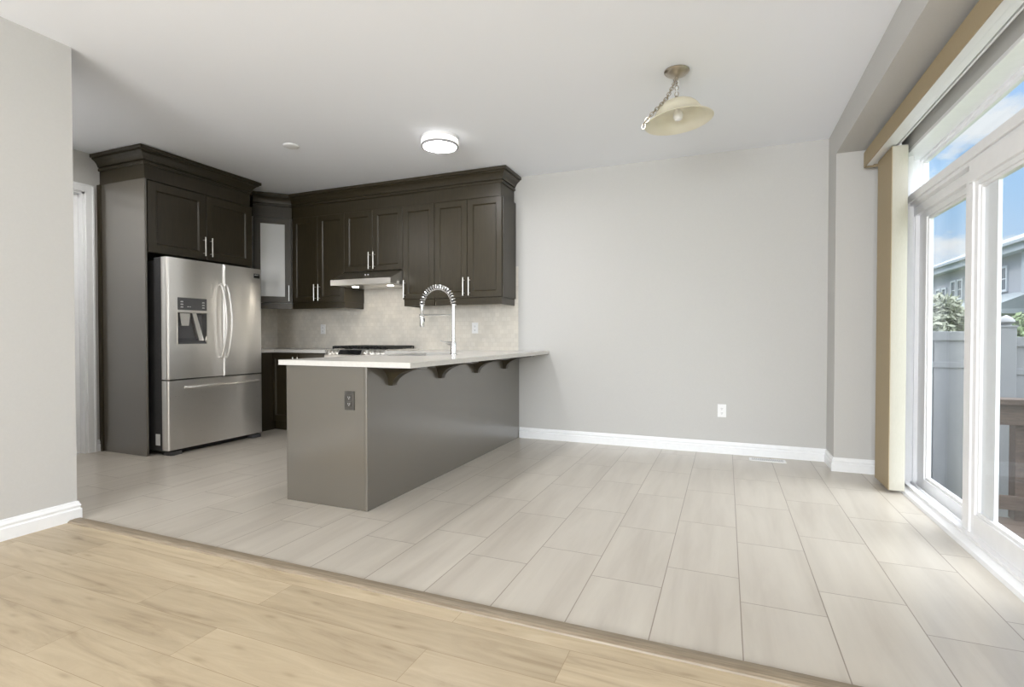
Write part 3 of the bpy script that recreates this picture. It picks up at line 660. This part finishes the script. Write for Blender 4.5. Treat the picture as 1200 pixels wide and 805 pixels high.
# L-shaped worktop with sink cut-out
ct = MB()
z0, z1 = .873, .905
ct.box(-3.200, -2.66, 4.40, YB - .004, z0, z1)
SX0, SX1, SY0, SY1 = -2.53, -2.15, 3.40, 4.10
ct.box(-2.66, SX0, 2.53, YB - .003, z0, z1); ct.box(SX1, -1.665, 2.53, YB - .003, z0, z1)
ct.box(SX0, SX1, 2.53, SY0, z0, z1); ct.box(SX0, SX1, SY1, YB - .003, z0, z1)
bmesh.ops.remove_doubles(ct.bm, verts=ct.bm.verts, dist=1e-5)
tag(ct.build('peninsula_worktop', M['quartz'], base=(-2.2, 3.8, .873)), 'white quartz worktop overhanging the peninsula on four dark brackets', 'worktop')
sk = MB(); a, bb, c_, dd = SX0 - .01, SX1 + .01, SY0 - .01, SY1 + .01
sk.box(a - .01, a, c_ - .01, dd + .01, .66, .8715); sk.box(bb, bb + .01, c_ - .01, dd + .01, .66, .8715); sk.box(a, bb, c_ - .01, c_, .66, .8715); sk.box(a, bb, dd, dd + .01, .66, .8715); sk.box(a, bb, c_, dd, .66, .668)
tag(sk.build('sink', M['steel'], base=(-2.34, 3.75, .66)), 'steel undermount sink set in the peninsula worktop below the faucet', 'sink')

# ---------------------------------------------------------------- faucet
FX, FY, FZ = -2.055, 3.75, .905
fa = thing('kitchen_faucet', 'tall chrome spring-neck kitchen faucet on the peninsula', 'faucet', (FX, FY, FZ))
b = MB(); b.lathe([(.030, 0), (.030, .006), (.024, .010), (.0235, .098), (.0215, .104)], (FX, FY, FZ), 28); b.build('base', M['chrome'], fa, smooth=True)
MB().tube([(FX, FY, FZ + .10), (FX, FY, 1.316)], .0145, 20).build('post', M['chrome'], fa, smooth=True)
RA = .148; cx_, cz_ = FX - RA, 1.312
arc = [(cx_ + RA * math.cos(PI * k / 40), FY, cz_ + RA * math.sin(PI * k / 40)) for k in range(41)]
MB().tube(arc + [(cx_ - RA, FY, 1.27)], .0105, 12).build('hose', M['dkgrey'], fa, smooth=True)
co = []; turns = 21; sp_ = 14
for i in range(turns * sp_ + 1):
    t = i / (turns * sp_); th = PI * t; ph = 2 * PI * turns * t
    ra = RA + .019 * math.cos(ph)
    co.append((cx_ + ra * math.cos(th), FY + .019 * math.sin(ph), cz_ + ra * math.sin(th)))
MB().tube(co, .0052, 8).build('spring_coil', M['chrome'], fa, smooth=True)
HX = cx_ - RA
b = MB(); b.lathe([(.017, 1.318), (.017, 1.303), (.012, 1.30), (.0115, 1.235), (.016, 1.228), (.0195, 1.215), (.020, 1.135), (.018, 1.130)], (HX, FY, 0), 24); b.build('spray_head', M['chrome'], fa, smooth=True)
b = MB(); b.tube([(FX, FY, 1.228), (HX + .022, FY, 1.232)], .0055, 10); b.torus((HX, FY, 1.232), .021, .005, seg=24); b.build('docking_arm', M['chrome'], fa, smooth=True)
b = MB(); b.tube([(FX - .015, FY, FZ + .092), (FX - .055, FY, FZ + .092)], .015, 16); b.tube([(FX - .050, FY, FZ + .095), (FX - .115, FY - .01, FZ + .112)], [.006, .004], 10); b.build('lever', M['chrome'], fa, smooth=True)
b = MB(); b.box(HX + .012, HX + .024, FY - .008, FY + .008, 1.175, 1.205, .003); b.build('spray_button', M['dkgrey'], fa)

# ---------------------------------------------------------------- range
rg = thing('gas_range', 'stainless steel gas range with black grates under the range hood', 'range', (-3.585, 4.73, 0))
GX0, GX1 = -3.965, -3.205
b = MB(); b.box(GX0, GX1, 4.47, YB - .012, .02, .835); b.box(GX0 + .03, GX1 - .03, 4.50, YB - .03, 0, .02); b.build('body', M['steel'], rg)
b = MB(); b.box(GX0, GX1, 4.445, YB - .012, .835, .915, .003); b.build('cooktop', M['steel'], rg)
b = MB(); b.prism([(4.385, .83), (4.47, .83), (4.47, .912), (4.43, .916), (4.392, .852)], 'x', GX0, GX1)
cp = b.build('control_panel', M['steel'], rg)
dirn = Vector((0, .852 - .916, 0)); A_ = Vector((4.392, .852)); B_ = Vector((4.43, .916)); un = (B_ - A_).normalized(); nn_ = Vector((-un.y, un.x))
def onpan(t, o): p = A_ + un * t + nn_ * o; return p.x, p.y
b = MB(); p0, p1, p2, p3 = onpan(.010, 0), onpan(.066, 0), onpan(.066, .002), onpan(.010, .002)
b.prism([p0, p1, p2, p3], 'x', -3.79, -3.50); b.build('display', M['blackgl'], cp)
for kx in (-3.925, -3.875, -3.825, -3.455, -3.385, -3.31, -3.245):
    b = MB(); p, q2 = onpan(.037, 0), onpan(.037, .026); b.tube([(kx, *p), (kx, *onpan(.037, .006)), (kx, *onpan(.037, .008)), (kx, *q2)], [.021, .021, .017, .016], 18); b.build('knob', M['nickel'], cp, smooth=True)
b = MB(); b.box(GX0 + .005, GX1 - .005, 4.44, 4.47, .22, .815, .004); od = b.build('oven_door', M['steel'], rg)
MB().box(GX0 + .12, GX1 - .12, 4.437, 4.441, .34, .66).build('window', M['blackgl'], od)
b = MB(); b.tube([(GX0 + .06, 4.395, .765), (GX1 - .06, 4.395, .765)], .012, 12); b.tube([(GX0 + .09, 4.44, .765), (GX0 + .09, 4.395, .765)], .008, 8); b.tube([(GX1 - .09, 4.44, .765), (GX1 - .09, 4.395, .765)], .008, 8); b.build('handle', M['nickel'], od, smooth=True)
b = MB(); b.box(GX0 + .005, GX1 - .005, 4.445, 4.47, .04, .205, .004); b.build('drawer', M['steel'], rg)
gw = (GX1 - GX0 - .06) / 3
for k in range(3):
    x0 = GX0 + .03 + k * gw + .004; x1 = x0 + gw - .008; y0, y1 = 4.475, 5.00; zt = .948
    b = MB(); th_ = .011
    for xx in (x0, x1 - th_): b.box(xx, xx + th_, y0, y1, zt - .012, zt)
    for yy in (y0, (y0 + y1) / 2 - th_ / 2, y1 - th_): b.box(x0, x1, yy, yy + th_, zt - .012, zt)
    for xx in [x0 + (x1 - x0) * f_ for f_ in (.17, .34, .5, .66, .83)]:
        b.box(xx - .007, xx + .007, y0 - .012, y1, zt - .026, zt + .003)
    for xx in (x0, x1 - th_):
        for yy in (y0, y1 - th_): b.box(xx, xx + th_, yy, yy + th_, .914, zt - .01)
    b.build('grate', M['black'], rg)
for bx_, by_ in ((GX0 + .15, 4.60), (GX0 + .15, 4.87), (-3.585, 4.735), (GX1 - .15, 4.60), (GX1 - .15, 4.87)):
    b = MB(); b.lathe([(.045, .914), (.045, .922), (.034, .925), (.034, .931), (.02, .933)], (bx_, by_, 0), 24); b.build('burner', M['black'], rg, smooth=True)

# ---------------------------------------------------------------- range hood
hx0, hx1 = -3.955, -3.186
hd_ = thing('range_hood', 'slim stainless under-cabinet range hood above the gas range', 'range hood', (-3.57, 4.77, 1.6))
b = MB(); b.prism([(4.485, 1.602), (YB - .004, 1.602), (YB - .004, 1.761), (4.705, 1.761), (4.485, 1.657)], 'x', hx0, hx1); b.build('canopy', M['nickel'], hd_)
b = MB(); b.box(hx0 - .003, hx1 + .003, 4.478, 4.486, 1.598, 1.659, .001); b.build('front_lip', M['nickel'], hd_)
for kx in (-3.60, -3.565): 
    b = MB(); b.box(kx, kx + .012, 4.600, 4.607, 1.700, 1.722, .002); b.build('switch', M['plate'], hd_)
b = MB(); b.box(hx0 + .05, -3.58, 4.56, 4.98, 1.598, 1.603); b.build('filter', M['nickel'], hd_)
b = MB(); b.box(-3.56, hx1 - .05, 4.56, 4.98, 1.598, 1.603); b.build('filter', M['nickel'], hd_)
for kx in (-3.80, -3.34):
    b = MB(); b.lathe([(.034, 1.603), (.034, 1.5965), (.030, 1.5955), (.005, 1.595)], (kx, 4.70, 0), 24); b.build('hood_lamp', M['hoodlamp'], hd_, smooth=True)
# backsplash (tiled skin of the wall)
b = MB(); b.box(XL + .0005, -2.0, YB - .003, YB - .0002, .905, 1.78); b.box(XL + .0002, XL + .0032, 4.13, YB - .003, .905, 1.44)
struct('wall_backsplash', b, M['splash'], 'beige marble mosaic backsplash between the worktop and wall cabinets', 'backsplash')

# ---------------------------------------------------------------- outlets
def outlet(label, F, a, z, m='plate', m2='slot', decora=False, w_=.072, h_=.116, group='wall outlets'):
    p = F(a, 0, z); t = thing('wall_outlet', label, 'outlet', p, group)
    def bx(b, a0, a1, o0, o1, z0, z1, bev=0):
        A, B = F(a0, o0, z0), F(a1, o1, z1); b.box(min(A[0], B[0]), max(A[0], B[0]), min(A[1], B[1]), max(A[1], B[1]), z0, z1, bev)
    b = MB(); bx(b, a - w_ / 2, a + w_ / 2, 0.0002, .006, z - h_ / 2, z + h_ / 2, .002); b.build('cover_plate', M[m], t)
    for dz in (-.02, .02):
        b = MB(); bx(b, a - .017, a + .017, .0055, .0085, z + dz - .0145, z + dz + .0145, .003)
        rc = b.build('receptacle', M[m], t)
        for da, dl, dh in ((-.006, -.004, .005), (.006, -.004, .005), (0, -.011, -.007)):
            b = MB(); q_ = .0012 if da else .0025; bx(b, a + da - q_, a + da + q_, .0084, .0093, z + dz + dl, z + dz + dh); b.build('slot', M[m2], rc)
    return t
FB = facing('-y', YB - .003)
outlet('white outlet on the backsplash to the left of the range', FB, -4.575, 1.138, decora=True)
outlet('white outlet on the backsplash right of the faucet', FB, -2.499, 1.142, decora=True)
outlet('white outlet low on the bare far wall', facing('-y', YB), -.031, .385)
t = outlet('dark bronze outlet on the end panel of the peninsula', facing('-y', PY0), -2.118, .665, m='bronze', m2='iconlight', group=None)

# ================================================================== CEILING
fl = thing('ceiling_light', 'round lit flush ceiling light above the kitchen', 'ceiling light', (-2.2, 3.79, H))
c0 = (-2.2, 3.79, 0)
b = MB(); b.lathe([(.150, H), (.150, H - .010), (.154, H - .012), (.154, H - .024), (.151, H - .026)], c0, 64); b.build('base', M['plate'], fl, smooth=True)
b = MB(); b.lathe([(.152, H - .026), (.154, H - .056), (.152, H - .064), (.149, H - .066)], c0, 64); b.build('side_diffuser', M['lampside'], fl, smooth=True)
b = MB(); b.lathe([(.152, H - .064), (.153, H - .078), (.149, H - .082), (.138, H - .082), (.137, H - .066)], c0, 64, cap0=False, cap1=False); b.build('trim_ring', M['ringgrey'], fl, smooth=True)
b = MB(); b.lathe([(.136, H - .066), (.136, H - .074), (.12, H - .076), (.06, H - .077), (.01, H - .0775)], c0, 64); b.build('diffuser', M['lamp'], fl, smooth=True)
sd = MB(); sd.lathe([(.066, H), (.066, H - .006), (.058, H - .011), (.030, H - .012)], (-3.485, 3.469, 0), 40)
tag(sd.build('ceiling_vent_cap', M['plate'], smooth=True, base=(-3.485, 3.469, H)), 'small round white cap on the ceiling in front of the cabinets', 'ceiling cap')
# downlights of the living room
for k, (px, py) in enumerate([(-.945, .123), (.447, -1.164), (-2.4, -1.164), (-.945, -2.5)]):
    t = thing('downlight', 'recessed round downlight in the living room ceiling', 'downlight', (px, py, H), group='living room downlights')
    b = MB(); b.lathe([(.058, H), (.058, H - .004), (.046, H - .006), (.044, H - .001)], (px, py, 0), 32, cap0=False, cap1=False); b.build('trim_ring', M['plate'], t, smooth=True)
    b = MB(); b.lathe([(.044, H - .0005), (.04, H - .003), (.01, H - .0035)], (px, py, 0), 32); b.build('lens', M['pot'], t, smooth=True)

# pendant
PXc, PYc = -.292, 3.40
pe = thing('pendant_light', 'unlit pendant with an alabaster glass bell shade hung on a short chain', 'pendant light', (PXc, PYc, H))
b = MB(); b.lathe([(.074, H), (.076, H - .006), (.072, H - .012), (.060, H - .022), (.038, H - .032), (.018, H - .038), (.010, H - .042), (.010, H - .052)], (PXc, PYc, 0), 40); b.build('canopy', M['brass'], pe, smooth=True)
TILT = []; ZS = 2.515                                           # top of the shade
b = MB()
b.lathe([(.012, ZS + .022), (.020, ZS + .014), (.028, ZS + .004), (.030, ZS - .004)], (PXc, PYc, 0), 28)
b.build('shade_cap', M['brass'], pe, smooth=True)
prof = [(.020, ZS), (.050, ZS - .003), (.080, ZS - .011), (.104, ZS - .025), (.123, ZS - .044), (.136, ZS - .066), (.147, ZS - .086), (.162, ZS - .103), (.182, ZS - .116), (.202, ZS - .126), (.206, ZS - .130)]
inn = [(r - .005, z - .004) for r, z in prof[::-1]]; inn[0] = (.203, ZS - .1315)
b = MB(); b.lathe(prof + inn, (PXc, PYc, 0), 64, cap0=False, cap1=False); b.build('lamp_shade', M['shade'], pe, smooth=True); TILT.append(bpy.data.objects['lamp_shade'])
b = MB(); b.lathe([(.012, ZS - .005), (.013, ZS - .05), (.028, ZS - .075), (.031, ZS - .095), (.022, ZS - .118), (.004, ZS - .125)], (PXc, PYc, 0), 24); b.build('bulb', M['plate'], pe, smooth=True); TILT.append(bpy.data.objects['bulb'])
RM = Matrix.Translation((0, 0, ZS - H)) @ Matrix.Rotation(math.radians(-5.5), 4, Vector((-.085, .996, 0))) @ Matrix.Translation((0, 0, H - ZS))    # the shade hangs a little crooked
for o in TILT: o.data.transform(RM)
def chain(path, step=.021, R=.0105, r=.0024):
    """interlocked links along a polyline"""
    P = [Vector(p) for p in path]; b = MB(); acc = []
    for p, q_ in zip(P, P[1:]):
        n_ = max(1, int((q_ - p).length / .002))
        acc += [p.lerp(q_, k / n_) for k in range(n_)]
    acc.append(P[-1]); d_ = 0; last = acc[0]; k = 0; nxt = step / 2
    for i in range(1, len(acc)):
        d_ += (acc[i] - acc[i - 1]).length
        if d_ >= nxt:
            t_ = (acc[min(i + 2, len(acc) - 1)] - acc[max(i - 3, 0)]).normalized()
            side = t_.cross(Vector((0, 1, .2))).normalized() if k % 2 else t_.cross(Vector((1, .1, 0))).normalized()
            b.torus(acc[i], R, r, n=side, seg=18, ss=6, sx=1.5, u=t_); nxt += step; k += 1
    return b
chain([(PXc, PYc, H - .050), (PXc, PYc, ZS + .018)]).build('chain', M['brass'], pe, smooth=True)
rt = Vector((.925, .38, 0))                           # spare chain draped down one side of the shade
def sp3(u, z, f_=0): return (PXc + rt.x * u + rt.y * f_, PYc + rt.y * u - rt.x * f_, z)
chain([(PXc - .004, PYc, H - .048), sp3(-.030, H - .105, .03), sp3(-.075, ZS - .005, .05), sp3(-.125, ZS - .062, .06), sp3(-.168, ZS - .105, .055), sp3(-.208, ZS - .150, .03), sp3(-.213, ZS - .185, .02)]).build('spare_chain', M['brass'], pe, smooth=True)
b = MB(); b.tube([(PXc + .003, PYc, H - .045), sp3(.010, H - .085, .01), sp3(-.006, H - .11, .02), (PXc, PYc, ZS + .015)], .0022, 6); b.build('cord', M['plate'], pe, smooth=True)

# ================================================================== VERTICAL BLIND
vb = thing('vertical_blind', 'cream vertical blind drawn aside under a tan valance at the patio door', 'vertical blind', (1.06, 4.3, 0))
VY1, VY0 = 4.62, 2.25
b = MB(); b.box(.945, .951, VY0, VY1, 2.312, 2.425, .001); b.box(.945, 1.12, VY1, VY1 + .006, 2.312, 2.425, .001); b.box(.945, 1.12, VY0 - .006, VY0, 2.312, 2.425, .001)
b.build('valance', M['tan'], vb)
b = MB(); b.box(.953, XR - .002, VY0 + .002, VY1 - .002, 2.405, 2.422, .001); b.build('top_board', M['rail'], vb)
b = MB(); b.box(.9525, 1.000, VY0 + .01, VY1 - .01, 2.322, 2.404, .003); b.box(1.002, 1.044, VY0 + .01, VY1 - .01, 2.330, 2.404, .003); b.box(1.054, 1.062, VY0 + .01, VY1 - .01, 2.330, 2.404, .002); b.box(1.044, 1.054, VY0 + .01, VY1 - .01, 2.36, 2.404)
b.build('headrail', M['rail'], vb)
NV = 13
for k in range(NV):
    yc = 4.20 + k * .0265
    b = MB(); cols = 8; th_ = math.radians(-4 + (k % 3) * 2.0 + (0 if k else 6)); w_ = .089
    rows = []
    for i in range(cols + 1):
        u = (i / cols - .5) * w_; v = .006 * (1 - (2 * i / cols - 1) ** 2)
        dx = u * math.cos(th_) ; dy = u * math.sin(th_) - v
        rows.append((1.064 + dx, yc + dy))
    z0, z1 = .022 + (k % 2) * .002, 2.322
    thk = .0012
    A = [[b.bm.verts.new((x, y + o, z)) for x, y in rows] for o in (0, thk) for z in (z0, z1)]
    f0, f1, b0, b1 = A
    for i in range(cols):
        b.face([f0[i], f0[i + 1], f1[i + 1], f1[i]], 0); b.face([b0[i + 1], b0[i], b1[i], b1[i + 1]], 1)
        b.face([f1[i], f1[i + 1], b1[i + 1], b1[i]], 1); b.face([f0[i + 1], f0[i], b0[i], b0[i + 1]], 1)
    b.face([f0[0], f1[0], b1[0], b0[0]], 1); b.face([f0[-1], b0[-1], b1[-1], f1[-1]], 1)
    # tan hem folded over the room-side edge
    b.box(rows[0][0] - .004, rows[0][0] + .001, yc - .004, yc + .0225, z0, z1, mi=1)
    vn = b.build('vane', [M['vane'], M['tan']], vb)
    c = MB(); c.box(1.058, 1.070, yc - .003, yc + .003, z1 - .004, 2.345); c.build('vane_clip', M['plate'], vn)

# floor register
fv = thing('floor_register', 'white slotted floor register in the tile by the far baseboard', 'floor register', (.34, 4.90, 0))
b = MB(); b.prism([(.19, 4.852), (.47, 4.852), (.47, 4.955), (.19, 4.955)], 'z', 0, .005); b.build('flange', M['plate'], fv)
for k in range(22):
    x = .212 + k * .0110
    b = MB(); b.box(x, x + .0055, 4.868, 4.939, .0049, .0056); b.build('slot', M['regslot'], fv)

# ================================================================== OUTSIDE
GZ = -.75
struct('ground', MB().box(XR + .18, 60, -20, 70, GZ - .2, GZ), M['lawn'], 'lawn outside beyond the patio door', 'ground')
struct('wall_foundation', MB().box(XR + .17, XR + .20, -4, YB + .3, GZ, -.02), M['concrete'], 'house foundation wall below the patio door', 'wall')
dk = MB()
for k in range(16): dk.box(XR + .21, 2.75, 2.0 + k * .165, 2.0 + k * .165 + .158, -.235, -.20)
dk.box(XR + .21, 2.75, 2.0, 4.63, -.30, -.236); dk.box(1.36, 1.46, 2.05, 2.15, GZ, -.30); dk.box(2.62, 2.72, 2.05, 2.15, GZ, -.30); dk.box(2.62, 2.72, 4.5, 4.6, GZ, -.30); dk.box(1.36, 1.46, 4.5, 4.6, GZ, -.30)
tag(dk.build('deck', M['deckwood'], base=(2, 3.3, -.2)), 'brown wooden deck outside the patio door', 'deck')
rl = thing('deck_railing', 'dark brown wooden deck railing in front of the pale fence', 'railing', (2.25, 4.55, -.2))
b = MB(); b.box(1.69, 2.75, 4.50, 4.64, .595, .632, .004); b.build('cap_rail', M['deckwood'], rl)
b = MB(); b.box(1.70, 2.75, 4.53, 4.57, .455, .593, .003); b.build('top_rail', M['deckwood'], rl)
b = MB(); b.box(1.70, 2.75, 4.53, 4.57, -.12, -.03, .003); b.build('bottom_rail', M['deckwood'], rl)
for x in (1.825, 2.28, 2.66): b = MB(); b.box(x, x + .09, 4.571, 4.66, -.2, .594, .003); b.build('post', M['deckwood'], rl)
for x in (1.98, 2.12, 2.43, 2.54): b = MB(); b.box(x, x + .035, 4.571, 4.60, -.10, .594, .003); b.build('baluster', M['deckwood'], rl)
# vinyl privacy fence: two bays and their posts
def fence(label, x0, x1, zt, y=5.32, post=True):
    t = thing('privacy_fence', label, 'fence', ((x0 + x1) / 2, y, GZ), group='pale vinyl fence panels')
    b = MB(); n_ = max(1, round((x1 - x0) / .18)); w_ = (x1 - x0) / n_
    for k in range(n_): b.box(x0 + k * w_ + .002, x0 + (k + 1) * w_ - .002, y - .011, y + .011, GZ + .05, zt - .06, .004)
    b.build('boards', M['fence'], t)
    b = MB(); b.box(x0, x1, y - .028, y + .028, zt - .075, zt, .006); b.build('top_rail', M['fence'], t)
    b = MB(); b.box(x0, x1, y - .020, y + .020, zt - .30, zt - .25, .005); b.build('middle_rail', M['fence'], t)
    b = MB(); b.box(x0, x1, y - .026, y + .026, GZ + .05, GZ + .18, .006); b.build('bottom_rail', M['fence'], t)
    if post:
        px = x1 + .055
        b = MB(); b.box(px - .05, px + .05, y - .05, y + .05, GZ, zt + .03, .006); ps = b.build('post', M['fence'], t)
        b = MB(); z = zt + .03
        b.box(px - .056, px + .056, y - .056, y + .056, z, z + .014, .004)
        b.lathe([(.036, z + .014), (.030, z + .026), (.048, z + .034), (.056, z + .044), (.050, z + .060), (.036, z + .078), (.016, z + .092), (.005, z + .098)], (px, y, 0), 20)
        b.build('post_cap', M['fence'], ps, smooth=True)
    return t
fence('pale vinyl fence panel seen through the far sliding pane, its rail a little higher', XR + .25, 2.00, 1.095)
fence('pale vinyl fence panel right of the capped post, behind the deck railing', 2.11, 4.5, 1.05)
# neighbouring townhouses
def house(label, y0, y1, wins, dsp, x=12.0):
    t = thing('townhouse', label, 'house', (x + 4, (y0 + y1) / 2, GZ), group='grey townhouses across the yards')
    MB().box(x, x + 9, y0, y1 - .04, GZ, 5.05).build('wall', M['siding'], t)
    b = MB(); b.box(x - .45, x + 9.4, y0, y1 - .02, 4.72, 5.16, .02); b.build('eave', M['fascia'], t)
    b = MB(); b.prism([(x - .5, 5.16), (x + 9.5, 5.16), (x + 4.5, 7.2)], 'y', y0, y1 - .02); rf_ = b.build('roof', M['roof'], t)
    b = MB(); b.box(x - .58, x - .46, y0, y1 - .02, 5.03, 5.17, .02); b.build('gutter', M['fascia'], t)
    for (wy, wz, ww, wh) in wins:
        b = MB(); e = .1
        b.box(x - .07, x + .02, wy - e, wy + ww + e, wz - e, wz); b.box(x - .07, x + .02, wy - e, wy + ww + e, wz + wh, wz + wh + e); b.box(x - .07, x + .02, wy - e, wy, wz, wz + wh); b.box(x - .07, x + .02, wy + ww, wy + ww + e, wz, wz + wh)
        b.box(x - .05, x + .02, wy, wy + ww, wz + wh * .48, wz + wh * .52)
        f_ = b.build('window', M['wtrim'], t); MB().box(x - .02, x + .01, wy, wy + ww, wz, wz + wh).build('pane', M['hglass'], f_)
    for py in dsp:
        b = MB(); b.box(x - .16, x - .01, py, py + .40, GZ, 4.72); b.build('corner_board', M['fascia'], t)
    # porch roof over the ground floor
    ym = y0 + (y1 - y0) * .62
    b = MB(); b.prism([(x - 1.8, 2.2), (x, 3.0), (x, 2.2)], 'y', ym, y1 - .5); b.build('porch_roof', M['roof'], t)
    b = MB(); b.box(x - 1.75, x - .02, ym, y1 - .5, 2.0, 2.2); b.build('porch_beam', M['fascia'], t)
    for py in (ym + .1, y1 - .8): b = MB(); b.box(x - 1.7, x - 1.5, py, py + .2, GZ, 2.0); b.build('porch_post', M['fascia'], t)
    return t
house('grey townhouse with a single upper window seen through the near sliding pane', 18.0, 34.6, [(31.0, 3.2, .75, 1.0), (27.5, 3.2, .75, 1.0), (22.0, 3.2, 1.6, 1.0)], [29.0])
house('grey townhouse with paired upper windows seen through the far sliding pane', 34.62, 47.0, [(35.9, 3.15, .55, .95), (36.8, 3.15, .55, .95), (38.2, 2.95, .5, .85), (39.1, 2.95, .5, .85)], [45.5])
def shrub(label, c, rx, rz, z0, n_, m, ls):
    t = thing('shrub', label, 'shrub', (c[0], c[1], GZ))
    b = MB()
    for k in range(5):
        a = k * 1.26; b.tube([(c[0], c[1], GZ), (c[0] + .25 * rx * math.cos(a), c[1] + .25 * rx * math.sin(a), z0 * .3), (c[0] + .5 * rx * math.cos(a), c[1] + .5 * rx * math.sin(a), z0 + rz * .2)], [.05, .035, .015], 6)
    b.build('stem', M['bark'], t)
    b = MB()
    for k in range(n_):
        while True:
            p = Vector((random.uniform(-1, 1), random.uniform(-1, 1), random.uniform(-1, 1)))
            if p.length < 1: break
        p = p.normalized() * (p.length ** .6) * (0.75 + .25 * math.sin(5 * p.x + 3 * p.y) * math.cos(4 * p.z))
        o = Vector((c[0] + p.x * rx, c[1] + p.y * rx, z0 + p.z * rz))
        u = Vector((random.gauss(0, 1), random.gauss(0, 1), random.gauss(0, 1))).normalized(); v = u.orthogonal().normalized()
        s_ = ls * random.uniform(.6, 1.3)
        b.poly([o - u * s_, o + v * s_ * .45, o + u * s_, o - v * s_ * .45])
    b.build('foliage', m, t)
shrub('loose silvery olive tree rising behind the fence in the far pane', (4.05, 12.9), 0.62, .75, 1.2, 2600, M['leaf'], .075)
shrub('dark green shrub showing beside the fence post cap', (3.75, 8.9), .42, .38, 1.02, 1500, M['leaf2'], .05)
